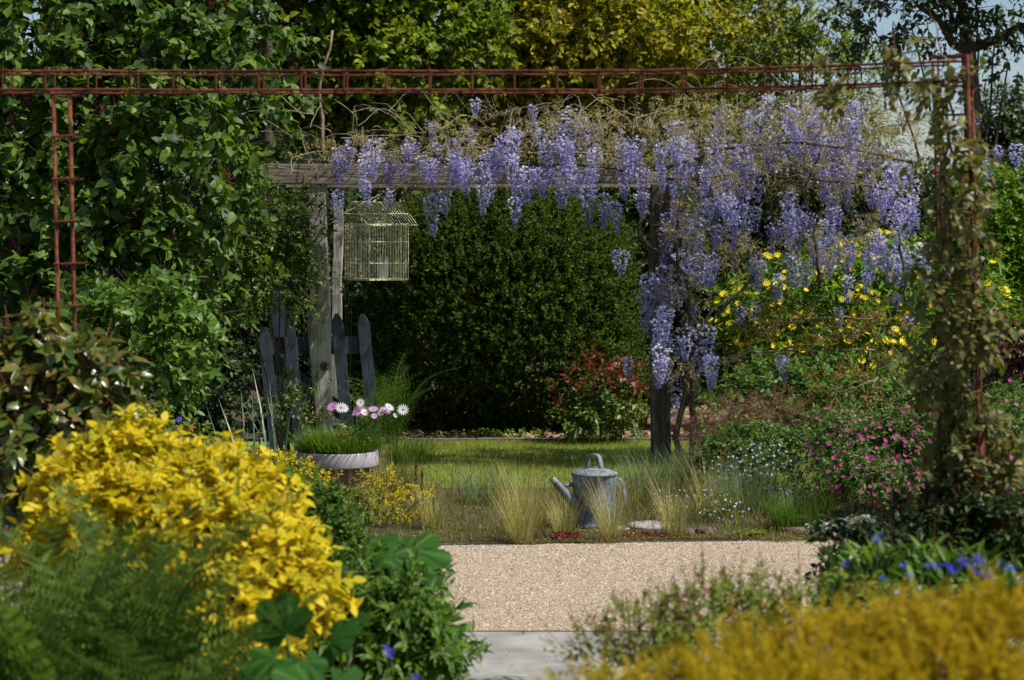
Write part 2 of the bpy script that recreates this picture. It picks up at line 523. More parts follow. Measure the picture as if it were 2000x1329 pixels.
def pick_front(pos, sz, n, cell=16):
    """indices of leaves that face the viewer first (nearest per small cell), largest first"""
    px = CX + pos[:, 0] / pos[:, 1] * F
    py = HZ - (pos[:, 2] - H) / pos[:, 1] * F
    ok = (px > 5) & (px < 1995) & (py > 5) & (py < 1325)
    best = {}
    idx = np.nonzero(ok)[0]
    idx = idx[np.argsort(pos[idx, 1])]
    for i in idx:
        k = (int(px[i] // cell), int(py[i] // cell))
        if k not in best:
            best[k] = i
    c = np.array(list(best.values()), int)
    if len(c) == 0:
        return c
    return c[np.argsort(-sz[c] / pos[c, 1])][:n]


def put_leaves(parent, pos, d, n, sz, tpl, mat, nparts=0, wid=1.0, leafname='leaf', name='foliage', rnd=None):
    Mx = frames(d, n, sz * wid, sz, sz)
    keep = np.ones(len(pos), bool)
    if nparts:
        sel = pick_front(pos, sz, nparts)
        keep[sel] = False
        me = Geo().add(tpl[0], tpl[1], 0.0).mesh(leafname, mat, smooth=True)
        for i in sel:
            part_at(leafname, me, parent, Mx[i], pos[i])
    g = Geo().inst(tpl, Mx[keep], pos[keep], None if rnd is None else rnd[keep])
    return g.build(name, mat, parent, smooth=True, kind='stuff')


def put_twigs(parent, p, d, Lg, r, mat, name='twig_mass'):
    n = len(p)
    Mx = frames(d, rng.normal(size=(n, 3)), np.full(n, r * 2), Lg, np.full(n, r * 2))
    return Geo().inst(STICK, Mx, p).build(name, mat, parent, kind='stuff')


def limbs(parent, b, lobes, r0, mat, name='stem', n=7, single=False, wob=0.08):
    """woody stems from the base up into the lobes, each one a part (or one trunk with branches)"""
    b = np.asarray(b, float)
    out = []
    g = Geo()
    for k, (c, r) in enumerate(lobes[:n]):
        st = b + (rng.normal(size=3) * [0.08, 0.08, 0] if not single else 0)
        e = c + r * nrm(rng.normal(size=3)) * 0.3
        mid = (st + e) / 2 + rng.normal(size=3) * np.linalg.norm(e - st) * wob
        mid[:2] = st[:2] * 0.65 + mid[:2] * 0.35
        t = np.linspace(0, 1, 9)[:, None]
        path = (1 - t) ** 2 * st + 2 * t * (1 - t) * mid + t ** 2 * e
        path[1:-1] += rng.normal(size=(7, 3)) * r0 * 0.5
        rad = r0 * (1 - 0.75 * t[:, 0]) * (0.8 + 0.4 * rng.random())
        if single:
            g.tube(path, rad, 7)
        else:
            Geo().tube(path, rad, 6).build(name, mat, parent, smooth=True)
    if single:
        g.build('trunk', mat, parent, smooth=True)


def shrub(name, label, cat, bpx, bD, lobes, n, nl, tl, ll, mat, tpl=LEAF, parts=0, wid=1.0, r0=0.012, smat='bark',
          nst=6, twr=0.002, group=None, single=False, front=0.55, rmin=0.5, rough=0.28, **kw):
    t = thing(name, label, cat, base(bpx, bD), group)
    if nst:
        limbs(t, base(bpx, bD), lobes, r0, M[smat], n=nst, single=single)
    p, u = lobe_points(lobes, n, rmin=rmin, rough=rough, front=front)
    pos, d, nn, sz, td, Lg = twig_leaves(p, u, nl, tl, ll, **kw)
    put_leaves(t, pos, d, nn, sz, tpl, M[mat], parts, wid)
    if twr:
        put_twigs(t, p, td, Lg, twr, M[smat])
    return t, p, u


def blades(c, rad, n, h, w, lean=0.35, tpl=BLADE, hvar=0.35, zb=0.0):
    a = rng.random(n) * 2 * math.pi
    r = np.sqrt(rng.random(n)) * rad
    o = np.stack([np.cos(a), np.sin(a), np.zeros(n)], 1)
    pos = np.array([c[0], c[1], zb]) + o * r[:, None]
    out = nrm(o + rng.normal(size=(n, 3)) * [0.6, 0.6, 0])
    d = nrm(out * (lean * rng.random(n))[:, None] + np.array([0, 0, 1.0]))
    hh = h * (1 - hvar + 2 * hvar * rng.random(n))
    # the blade template bends towards its local z: make that the outward side
    Mx = frames(d, out, np.full(n, w), hh, hh)
    return pos, Mx


def clump(name, label, cat, px, D, n, h, w, mat, rad=0.08, lean=0.35, tpl=BLADE, group=None):
    b = base(px, D)
    t = thing(name, label, cat, b, group)
    pos, Mx = blades(b, rad, n, h, w, lean, tpl)
    Geo().inst(tpl, Mx, pos).build('blade_tuft', M[mat], t, smooth=True, kind='stuff')
    return t


def flowers(parent, pts, nrmv, size, mat, tpl=FLOWER, name='flower'):
    """each flower head a part sharing one mesh"""
    me = Geo().add(tpl[0], tpl[1], 0.0).mesh(name, M[mat])
    n = len(pts)
    size = np.broadcast_to(np.asarray(size, float), (n,))
    side = nrm(np.cross(nrmv, rng.normal(size=(n, 3))))
    for i in range(n):
        Mx = np.stack([side[i], np.cross(nrmv[i], side[i]), nrmv[i]], -1) * size[i]
        part_at(name, me, parent, Mx, pts[i])


# ------------------------------------------------------------------ the ground
def sheet(name, pts, z, mat, zt=None):
    g = Geo()
    V = [(x, y, z) for x, y in pts]
    g.add(V, [tuple(range(len(V)))])
    o = g.build(name, mat)
    o['kind'] = 'structure'
    return o


sheet('ground', [(-150, -60), (150, -60), (150, 400), (-150, 400)], -0.012, M['soil'])
DG0, DG1 = 8.73, 11.3
sheet('concrete_path', [(-6, 1.5), (6, 1.5), (6, DG0), (-6, DG0)], -0.004, M['concrete'])
EY = lambda x: DG1 - 0.0 + 0.10 * x        # far edge of the gravel, slightly askew
sheet('gravel_path', [(-6, DG0), (6, DG0), (6, EY(6)), (-6, EY(-6))], 0.0, M['gravel'])
sheet('planting_bed', [(-7, EY(-7) + .02), (7, EY(7) + .02), (7, 14.0), (-7, 14.0)], 0.004, M['soil'])
sheet('lawn', [(-5, 13.9), (6, 13.9), (6, 17.35), (-5, 17.35)], 0.01, M['lawn'])
sheet('mulch_bed', [(-1.1, 17.5), (7, 17.5), (9, 27), (-1.0, 21)], 0.012, M['mulch'])

# pebbles of the path that show as relief
n = 95000
x = rng.uniform(-1.6, 2.4, n)
y = rng.uniform(DG0, 11.6, n)
ok = y < EY(x) - 0.01
x, y = x[ok], y[ok]
n = len(x)
PEB = (np.array([(-1, -.2, 0), (-.2, -1, 0), (1, -.3, 0), (.3, 1, 0), (-.1, 0, .7), (.35, .2, .6)]),
       [(0, 1, 4), (1, 5, 4), (1, 2, 5), (2, 3, 5), (3, 4, 5), (3, 0, 4)])
a = rng.random(n) * 6.28
dd = np.stack([np.cos(a), np.sin(a), rng.normal(size=n) * .15], 1)
s_ = 0.0026 + 0.0036 * rng.random(n) ** 2
Mx = frames(dd, np.array([0, 0, 1.0]) + rng.normal(size=(n, 3)) * .5, s_, s_ * 1.05, s_ * 1.1)
Geo().inst(PEB, Mx, np.stack([x, y, np.full(n, 0.001)], 1)).build('gravel', M['pebble'], kind='stuff')

# thin stone edging, board by board
for k in range(9):
    x0 = -3.2 + k * 0.9
    g = Geo()
    xs = np.array([x0 + .006, x0 + .9 - .006])
    V = []
    for xx in xs:
        for dy, zz in ((-.006, 0), (.008, 0), (.008, .009), (-.006, .009)):
            V.append((xx, EY(xx) + dy + rng.normal() * .001, zz + rng.normal() * .002))
    g.add(V, [(0, 1, 2, 3), (7, 6, 5, 4), (0, 4, 5, 1), (1, 5, 6, 2), (2, 6, 7, 3), (3, 7, 4, 0)])
    if k == 0:
        edge_t = thing('path_edging', 'thin pale strip edging the far side of the gravel path', 'edging', (0, EY(0), 0))
    g.build('edging_strip', M['edging'], edge_t)

# stone kerb behind the lawn
M['kerb'] = noisemat('dark_kerb_stone', [L(62, 58, 54), L(100, 94, 88), L(120, 114, 106)], 18, rough=0.95, bump=0.8, dist=0.01, spec=0.1)
kerb_t = thing('lawn_kerb', 'low grey stone kerb between the lawn and the mulch under the round hedge', 'kerb', (0, 17.42, 0))
for k in range(11):
    x0 = -3.4 + k * 0.62
    Geo().box((x0 + .006, 17.36 + rng.normal() * .004, 0), (x0 + .61, 17.47 + rng.normal() * .004, 0.026 + rng.normal() * .003)).build('kerb_stone', M['kerb'], kerb_t)

# lawn blades
n = 70000
pos = np.stack([rng.uniform(-1.6, 3.2, n), 13.7 + 3.6 * rng.random(n) ** 0.9, np.full(n, .008)], 1)
d = nrm(np.stack([rng.normal(size=n) * .35, rng.normal(size=n) * .35, np.ones(n)], 1))
hh = rng.uniform(.02, .05, n)
Geo().inst(BLADE1, frames(d, rng.normal(size=(n, 3)), np.full(n, .004), hh, hh), pos).build('lawn_grass', M['grass'], kind='stuff')

# bark chips
n = 9000
pos = np.stack([rng.uniform(-2.2, 3.0, n), 17.5 + 4.5 * rng.random(n) ** 1.6, rng.uniform(.014, .04, n)], 1)
d = nrm(np.stack([rng.normal(size=n), rng.normal(size=n), rng.normal(size=n) * .3], 1))
s_ = rng.uniform(.02, .06, n)
CHIP = (np.array([(-.5, 0, 0), (.5, .1, .05), (.4, 1, .1), (-.4, .9, 0)]), [(0, 1, 2, 3)])
Geo().inst(CHIP, frames(d, np.array([0, 0, 1.0]) + rng.normal(size=(n, 3)) * .4, s_ * .45, s_, s_), pos).build('bark_chips', M['chip'], kind='stuff')


def spline0(pts, n=12):
    pts = np.array(pts)
    k = np.linspace(0, 1, len(pts))
    t = np.linspace(0, 1, n)
    return np.stack([np.interp(t, k, pts[:, i]) for i in range(3)], 1) + rng.normal(size=(n, 3)) * [.012, .012, 0]


# ------------------------------------------------------------------ background trees
def tree(label, bpx, D, lobes, n, nl, tl, ll, mat, r0=0.12, tpl=LEAF, group='trees at the back of the garden', nst=7, name='tree', **kw):
    t = thing(name, label, 'tree', base(bpx, D), group)
    b = np.array(base(bpx, D))
    limbs(t, b, lobes, r0, M['bark'], single=True, n=nst, wob=0.05)
    p, u = lobe_points(lobes, n, rmin=0.35, rough=0.35, front=0.6, clumps=18)
    pos, d, nn, sz, td, Lg = twig_leaves(p, u, nl, tl, ll, **kw)
    Mx = frames(d, nn, sz, sz, sz)
    Geo().inst(tpl, Mx, pos).build('crown', M[mat], t, smooth=True, kind='stuff')
    put_twigs(t, p, td, Lg, .006, M['bark'])
    return t


tree('dark leafy tree at the far left behind the lilac', 120, 21,
     [lobe(80, 60, 21, 300, 260), lobe(330, 130, 21, 240, 220), lobe(60, 420, 20.5, 260, 260), lobe(330, 420, 21, 240, 240), lobe(200, -240, 21, 380, 220)],
     2600, 10, .35, .11, 'treedark', tpl=HEART)
tree('broad green tree with a dark trunk above the left end of the pergola beam', 523, 24,
     [lobe(560, 40, 24, 240, 150), lobe(470, 190, 23.5, 150, 130), lobe(700, 130, 24, 190, 150), lobe(610, 250, 24.5, 170, 100), lobe(600, -260, 24, 420, 230), lobe(860, 40, 24.5, 150, 130)],
     3600, 10, .36, .105, 'treegreen', tpl=HEART)
lbt = bpy.context.scene.collection.objects[-1].parent
Geo().tube(spline0([P(519, 700, 22.6), P(521, 330, 22.6), P(527, 150, 22.6), P(512, -60, 22.6)]), np.linspace(.09, .05, 12), 8).build('limb', M['bark'], lbt, smooth=True)
Geo().tube(spline0([P(640, 600, 22.8), P(632, 300, 22.8), P(622, 190, 22.8), P(650, 60, 22.8)]), np.linspace(.035, .015, 12), 6).build('limb', M['twig'], lbt, smooth=True)
Geo().tube(spline0([P(455, 600, 22.9), P(470, 200, 22.9), P(480, -60, 22.9)]), np.linspace(.05, .03, 12), 6).build('limb', M['bark'], lbt, smooth=True)
tree('second green tree standing behind the middle of the rusty beam', 735, 27,
     [lobe(740, 200, 27, 190, 120), lobe(900, 230, 27, 190, 110), lobe(1080, 250, 27, 180, 90), lobe(860, 90, 27, 220, 130), lobe(1160, 90, 27.5, 180, 150), lobe(900, -250, 27, 430, 220)],
     2800, 10, .4, .12, 'treegreen', tpl=HEART)
tree('yellow green tree behind the top of the wisteria', 1130, 31,
     [lobe(1080, 110, 26, 190, 110), lobe(1270, 120, 26.5, 220, 110), lobe(1180, 30, 26, 200, 90), lobe(1430, 60, 31.5, 150, 130), lobe(1250, 220, 31, 260, 90), lobe(1000, 150, 31, 200, 110), lobe(1250, -210, 31, 420, 200)],
     3800, 12, .45, .12, 'treeyellow')
tree('small loose tree with thin upright stems against the sky', 1560, 26,
     [lobe(1500, 60, 26, 110, 110), lobe(1580, 160, 26, 120, 110), lobe(1470, 220, 26, 130, 100), lobe(1660, 150, 26.5, 90, 70), lobe(1580, 20, 26, 90, 70), lobe(1640, 250, 26, 130, 60)],
     480, 9, .4, .09, 'treegreen', r0=.045)
# trunk and forked limbs of the dark tree at the top right
rt = tree('dark limbed tree at the top right with a forked trunk against the sky', 1897, 22,
     [lobe(1790, 20, 22, 150, 70), lobe(1930, 10, 22, 130, 80), lobe(1700, 60, 22.3, 100, 50), lobe(1990, 120, 22, 70, 60), lobe(1880, -160, 22, 330, 150)],
     760, 9, .3, .085, 'treedark', r0=.03, nst=5)
g = Geo()
g.tube([P(1893, 890, 22), P(1896, 500, 22), P(1900, 200, 22), P(1890, 90, 22), P(1880, 20, 22), P(1860, -120, 22)], [.11, .1, .09, .08, .05, .03], 9)
g.tube([P(1893, 105, 22), P(1860, 85, 21.9), P(1835, 40, 21.8), P(1790, 10, 21.8)], [.05, .045, .035, .02], 7)
g.tube([P(1896, 95, 22), P(1940, 80, 22), P(1985, 55, 22), P(2080, 30, 22)], [.06, .05, .04, .03], 7)
g.tube([P(1890, 60, 22), P(1860, 40, 22), P(1850, -20, 22)], [.04, .03, .02], 7)
g.build('limb', M['bark'], rt, smooth=True)
tree('far small tree at the right edge beyond the arch', 1975, 36, [lobe(1975, 250, 36, 70, 80), lobe(2030, 300, 36, 80, 90), lobe(1940, 300, 36, 50, 50)],
     500, 10, .5, .12, 'treedark', r0=.08)
tree('low bushy tree behind the right of the wisteria', 1650, 24, [lobe(1480, 400, 24, 200, 110), lobe(1700, 400, 24, 170, 90), lobe(1560, 500, 24, 220, 120), lobe(1780, 470, 24, 150, 120), lobe(1370, 440, 24, 140, 150)],
     2300, 10, .35, .1, 'treedark')

# hedges at the back
shrub('boundary_hedge', 'distant dense hedge closing the garden far behind the round hedge', 'hedge', 900, 33,
      [lobe(x_, 520, 33, 190, 200, 60) for x_ in range(-60, 2100, 190)], 5200, 10, .5, .17, 'treedark', SMALL, nst=0, twr=0, front=.8, rmin=.3)
shrub('laurel_bush', 'dark leafy bush filling the gap between the hedge top and the pergola beam', 'shrub', 990, 21,
      [lobe(760, 470, 21, 130, 150), lobe(930, 420, 21.2, 130, 110), lobe(1110, 430, 21, 130, 130), lobe(1240, 450, 21, 110, 130)], 1900, 10, .25, .075, 'treedark', LEAF, front=.7)
shrub('laurel_hedge', 'clipped bright green hedge at the right edge behind the arch', 'hedge', 1980, 21,
      [lobe(1960, 440, 21, 120, 110), lobe(2010, 560, 21, 140, 130), lobe(1880, 560, 21, 130, 150), lobe(1900, 700, 21, 150, 150)],
      2200, 10, .16, .07, 'farhedge', SMALL, front=.7)
shrub('dark_backing_shrub', 'dark leafy backing added so the gap behind the picket gate looks shaded', 'shrub', 560, 18.5,  # dark mass added so the space behind the gate stays dark
      [lobe(420, 640, 18.6, 170, 240), lobe(600, 560, 18.8, 150, 200), lobe(640, 740, 18.8, 150, 160), lobe(300, 760, 18, 170, 140), lobe(560, 400, 19, 130, 120)],
      2300, 10, .2, .07, 'lilacdark', SMALL, front=.6)
shrub('laurel_shrub', 'dark shrub behind the wisteria post and right of the round hedge', 'shrub', 1350, 21.5,
      [lobe(1300, 520, 21.5, 130, 180), lobe(1400, 600, 21.5, 140, 110), lobe(1330, 690, 21.5, 110, 90)],
      1500, 10, .2, .07, 'lilacdark', SMALL, front=.6)

# the big round hedge
t = thing('round_hedge', 'huge rounded dark green clipped hedge behind the hanging birdcage and the lawn', 'hedge', base(975, 18.7))
hl = [lobe(985, 610, 18.7, 262, 255, 230), lobe(840, 700, 18.6, 150, 165, 150), lobe(1080, 720, 18.5, 175, 140, 150), lobe(920, 470, 18.8, 150, 95, 130), lobe(1080, 500, 18.8, 150, 115, 130)]
limbs(t, base(975, 18.7), hl, .035, M['bark'], n=5)
p, u = lobe_points(hl, 16000, rmin=.74, rough=.05, front=.75, clumps=40)
pos, d, nn, sz, td, Lg = twig_leaves(p, u, 14, .12, .029, up=.5, jit=.5, droop=.05)
Geo().inst(SMALL, frames(d, nn, sz, sz, sz), pos).build('foliage', M['box'], t, kind='stuff')
put_twigs(t, p, td, Lg, .0018, M['stem'])
p, u = lobe_points(hl, 420, rmin=.97, rough=.03, front=.8, clumps=40)
u = nrm(u + [.25, 0, .35])
pos, d, nn, sz, td, Lg = twig_leaves(p, u, 16, .24, .032, up=.8, jit=.35, droop=.0)
Geo().inst(SMALL, frames(d, nn, sz, sz, sz), pos).build('young_shoots', M['box'], t, kind='stuff')
put_twigs(t, p, td, Lg, .0018, M['stem'])

# ------------------------------------------------------------------ left thicket
lil, lp, lu = shrub('lilac_shrub', 'tall lilac with heart shaped leaves filling the left side behind the arch', 'shrub', 230, 14.6,
      [lobe(70, 110, 14.6, 200, 190), lobe(270, 90, 14.8, 190, 170), lobe(90, 380, 14.2, 190, 190), lobe(300, 330, 14.2, 190, 180),
       lobe(450, 200, 16.3, 110, 130), lobe(70, 620, 14, 150, 150), lobe(250, 560, 14.1, 160, 150), lobe(440, 90, 15, 120, 110)],
      1300, 12, .32, .088, 'lilac', HEART, parts=300, r0=.03, nst=8, droop=.5, leafup=.5, szvar=.45, rough=.4)
n = 70
g = Geo()
dd = nrm(rng.normal(size=(n, 3)) * [.6, .6, .4] + [0, 0, .5])
g.inst(STICK, frames(dd, rng.normal(size=(n, 3)), np.full(n, .006), np.full(n, .028), np.full(n, .006)), np.stack([rng.normal(size=n) * .008, rng.normal(size=n) * .008, rng.random(n) * .11], 1))
shm = g.mesh('seed_head', M['redstem'])
fr_ = np.nonzero(lu[:, 1] < -.35)[0]
for i in rng.choice(fr_, 60, replace=False):
    a_ = rng.random() * 6.28
    part_at('seed_head', shm, lil, np.array([[math.cos(a_), -math.sin(a_), rng.normal() * .3], [math.sin(a_), math.cos(a_), rng.normal() * .3], [0, 0, 1]]), lp[i] + lu[i] * .16)
shrub('rose_bush', 'climbing rose with small fresh green leaves hanging under the left end of the pergola beam', 'climbing rose', 560, 15.6,
      [lobe(490, 455, 15.3, 110, 80), lobe(560, 430, 15.4, 70, 45), lobe(450, 530, 15.2, 120, 90), lobe(550, 530, 15.3, 80, 80), lobe(400, 430, 15.1, 90, 80)],
      1000, 11, .2, .04, 'roseleaf', LEAF, parts=0, r0=.012, droop=.3)
shrub('mock_orange', 'leafy shrub with pointed green leaves arching over beside the allium leaves', 'shrub', 290, 12.2,
      [lobe(290, 640, 12.2, 110, 90), lobe(220, 700, 12.3, 110, 100), lobe(340, 690, 12.0, 70, 70), lobe(360, 600, 12.1, 60, 40), lobe(180, 620, 12.4, 90, 70)],
      330, 10, .22, .075, 'mock', LEAF, parts=200, r0=.012, droop=.35, leafup=.6)

# ------------------------------------------------------------------ pergola
def rough_post(path, hw, hd, n=10, seg=26, wob=.006):
    path = np.asarray(path, float)
    t = np.linspace(0, 1, seg)
    k = np.linspace(0, 1, len(path))
    c = np.stack([np.interp(t, k, path[:, i]) for i in range(3)], 1)
    W = np.interp(t, np.linspace(0, 1, len(np.atleast_1d(hw))), np.atleast_1d(hw))
    Dp = np.interp(t, np.linspace(0, 1, len(np.atleast_1d(hd))), np.atleast_1d(hd))
    sec = [(-1, -.92), (-.93, -1), (-.31, -1.0), (-.27, -.93), (-.23, -1.0), (.42, -1.0), (.45, -.95), (.48, -1.0), (.93, -1), (1, -.92), (1, .9), (.9, 1), (-.9, 1), (-1, .9)]
    ax = nrm(path[-1] - path[0])
    if abs(ax[2]) > .5:
        e1, e2 = np.array([1., 0, 0]), np.array([0, 1., 0])
    else:
        e1, e2 = np.array([0, 0, 1.]), np.array([0, 1., 0])
    ns = len(sec)
    fix = rng.normal(size=(ns, 2)) * wob * .3
    fix[1:9] = fix[1]
    V = []
    for i in range(seg):
        w = fix + rng.normal(size=(1, 2)) * wob * .25 + np.array([math.sin(i * .7), math.cos(i * .5)]) * wob * .5
        for j, (a, b) in enumerate(sec):
            V.append(c[i] + e1 * (a * W[i] + w[j, 0]) + e2 * (b * Dp[i] + w[j, 1]))
    fs = []
    for i in range(seg - 1):
        for j in range(ns):
            a, b = i * ns + j, i * ns + (j + 1) % ns
            fs.append((a, b, b + ns, a + ns))
    fs += [tuple(range(ns))[::-1], tuple((seg - 1) * ns + j for j in range(ns))]
    return Geo().add(V, fs)


perg = thing('pergola', 'weathered grey timber pergola carrying the wisteria', 'pergola', base(950, 15.6))
k = 15.55 / F
rough_post([P(628, 911 + 4, 15.55), P(634, 800, 15.55), P(626, 690, 15.55), P(625, 560, 15.55), P(621, 460, 15.55), P(622, 361, 15.55)],
           [15 * k, 15 * k, 19 * k, 18 * k, 16 * k, 16 * k], .07).build('post', M['wood'], perg)
g = Geo()
kn = P(634, 716, 15.475)
g.lathe([(.035, 0), (.03, .012), (.018, .018), (.012, .006), (0.001, .004)], n=10)
V = g.V[0]
g.V[0] = np.stack([kn[0] + V[:, 0], kn[1] - V[:, 2], kn[2] + V[:, 1]], 1)
g.build('knot', M['darkwood'], perg)
rough_post([P(1290, 915, 15.55), P(1290, 700, 15.55), P(1288, 520, 15.55), P(1290, 361, 15.55)], [18 * k, 18 * k, 19 * k, 17 * k], .07).build('post', M['darkwood'], perg)
rough_post([P(655, 860, 17.1), P(658, 600, 17.1), P(662, 395, 17.1)], [10 * k], .06).build('post', M['wood'], perg)
rough_post([P(1842, 912, 15.6), P(1840, 430, 15.6)], [9 * k], .035).build('post', M['darkwood'], perg)
rough_post([P(488, 341, 15.55), P(900, 341, 15.55), P(1262, 340, 15.55)], [19.5 * k], .075, wob=.005, seg=34).build('beam', M['beamwood'], perg)
rough_post([P(560, 352, 17.1), P(1300, 352, 17.1)], [17 * k], .06, wob=.005, seg=34).build('beam', M['beamwood'], perg)
for yy in (505, 585, 640, 690, 760):
    Geo().tube([P(1310, yy, 15.5), P(1550, yy + 3, 15.5), P(1838, yy, 15.5)], .0018, 5).build('wire', M['wire'], perg)
for yy in (575, 640, 704):
    Geo().tube([P(440, yy + 2, 15.5), P(606, yy, 15.5)], .0018, 5).build('wire', M['wire'], perg)

# picket gate leaning behind the left post
gate = thing('picket_gate', 'blue grey painted picket gate leaning behind the left pergola post', 'gate', base(610, 16.3))
k = 16.3 / F
def picket(x0, y0, x1, y1, hw=11.5, dz=0.0, D=16.3):
    a, b = P(x0, y0, D), P(x1, y1, D)
    dx = (b - a)
    dn = nrm(dx)
    sd = np.array([dn[2], 0, -dn[0]])
    w = hw * k
    ln = np.linalg.norm(dx)
    prof = [(-w, 0), (w, 0), (w, ln - w * 2.1), (w * .72, ln - w * 1.0), (w * .28, ln - .15 * w), (-w * .28, ln - .1 * w), (-w * .72, ln - w * 1.0), (-w, ln - w * 2.1)]
    th = .011
    V = [a + sd * p + dn * q + np.array([0, -th + dz, 0]) for p, q in prof] + [a + sd * p + dn * q + np.array([0, th + dz, 0]) for p, q in prof]
    m = len(prof)
    fs = [tuple(range(m)), tuple(range(2 * m - 1, m - 1, -1))] + [(j, j + m, (j + 1) % m + m, (j + 1) % m) for j in range(m)]
    return Geo().add(V, fs)
for x0, x1, yt in ((540, 514, 640), (588, 561, 607), (634, 609, 611), (682, 657, 611), (734, 708, 612)):
    picket(x0, 884, x1, yt).build('picket', M['gate'], gate)
def board(x0, y0, x1, y1, hw, D, mat, parent, name):
    a, b = P(x0, y0, D), P(x1, y1, D)
    dn = nrm(b - a)
    sd = np.array([-dn[2], 0, dn[0]]) * hw * k
    th = np.array([0, .012, 0])
    V = [a - sd - th, b - sd - th, b + sd - th, a + sd - th, a - sd + th, b - sd + th, b + sd + th, a + sd + th]
    Geo().add(V, [(0, 3, 2, 1), (4, 5, 6, 7), (0, 1, 5, 4), (1, 2, 6, 5), (2, 3, 7, 6), (3, 0, 4, 7)]).build(name, mat, parent)
board(508, 676, 718, 674, 17, 16.326, M['gate'], gate, 'rail')
board(520, 848, 735, 846, 15, 16.326, M['gate'], gate, 'rail')
board(515, 692, 715, 840, 15, 16.352, M['gate'], gate, 'brace')
pl = thing('old_board', 'pale blue upright board leaning behind the picket gate', 'board', base(545, 16.6))
board(552, 880, 542, 566, 13, 16.6, M['gate'], pl, 'plank')
board(560, 700, 532, 700, 6, 16.575, M['gate'], pl, 'cleat')

# ------------------------------------------------------------------ birdcage hanging from the beam
D = 15.25
A0 = P(722, 548, D)
th = math.radians(36.5)
ax = np.array([math.cos(th), math.sin(th), 0])
ay = np.array([-math.sin(th), math.cos(th), 0])
W = .345
hc = 111 * D / F
cage = thing('birdcage', 'cream wire birdcage with a pitched roof hanging under the pergola beam', 'birdcage', A0 + (ax + ay) * W / 2)
CYL = Geo().tube([(0, 0, 0), (0, 1, 0)], 1.0, 6)
cylm = CYL.mesh('bar', M['cage'])
def rod(a, b, r, name, parent=cage, me=cylm):
    a, b = np.asarray(a, float), np.asarray(b, float)
    d = b - a
    L_ = np.linalg.norm(d)
    Mx = frames(d[None], np.array([[.13, .31, .9]]) if abs(nrm(d)[2]) < .9 else np.array([[1., 0.2, 0]]), [r], [L_], [r])[0]
    return part_at(name, me, parent, Mx, a)
UP = np.array([0, 0, 1.])
cor = [A0, A0 + ax * W, A0 + ax * W + ay * W, A0 + ay * W]
for q in range(4):
    a, b = cor[q], cor[(q + 1) % 4]
    rod(a, a + UP * hc, .0032, 'corner_post')
    for f in (0, .3, .68, 1.0):
        rod(a + UP * hc * f, b + UP * hc * f, .0026, 'ring')
    for j in range(1, 15):
        c = a + (b - a) * j / 15
        rod(c, c + UP * hc, .0016, 'bar')
ov = .05
rh = .165
r0 = A0 + ay * W / 2 - ax * ov + UP * (hc + rh)
r1 = r0 + ax * (W + 2 * ov)
rod(r0, r1, .0035, 'ridge')
for sgn in (-1, 1):
    e0 = r0 + ay * sgn * (W / 2 + ov) - UP * (rh + .01)
    e1 = r1 + ay * sgn * (W / 2 + ov) - UP * (rh + .01)
    rod(e0, e1, .0035, 'eave')
    m0, m1 = (r0 + e0) / 2, (r1 + e1) / 2
    rod(m0, m1, .002, 'eave')
    for j in range(0, 20):
        f = j / 19
        rod(r0 + (r1 - r0) * f, e0 + (e1 - e0) * f, .002, 'roof_bar')
g = Geo()
V = [c + UP * .002 for c in cor] + [c + UP * .012 for c in cor]
g.add(V, [(0, 3, 2, 1), (4, 5, 6, 7), (0, 1, 5, 4), (1, 2, 6, 5), (2, 3, 7, 6), (3, 0, 4, 7)])
g.build('floor_tray', M['cage'], cage)
hk = (r0 + r1) / 2
Geo().tube([hk, hk + [0, .02, .03], hk + [.01, .1, .06], hk + [0, .2, .09], P(738, 361, 15.5)], .0022, 6).build('hook', M['wire'], cage)
pot = thing('tin_pot', 'small pale grey tin standing inside the birdcage', 'pot', A0 + (ax * .62 + ay * .45) * W + UP * .013)
g = Geo().lathe([(.001, 0), (.038, 0), (.042, .15), (.045, .155), (.042, .158), (.038, .15), (.001, .14)], pot.location, 20)
g.build('tin_body', M['candle'], pot, smooth=True)
p = np.repeat(np.array([pot.location]) + [0, 0, .15], 14, 0) + rng.normal(size=(14, 3)) * .02
pos, d, nn, sz, td, Lg = twig_leaves(p, nrm(rng.normal(size=(14, 3)) + [0, 0, 1]), 8, .1, .03)
cp = thing('cage_plant', 'little olive leaved plant growing in the tin inside the birdcage', 'plant', pot.location + Vector((0, 0, .14)))
put_leaves(cp, pos, d, nn, sz, LEAF, M['roseleaf'])
put_twigs(cp, p, td, Lg, .001, M['stem'])

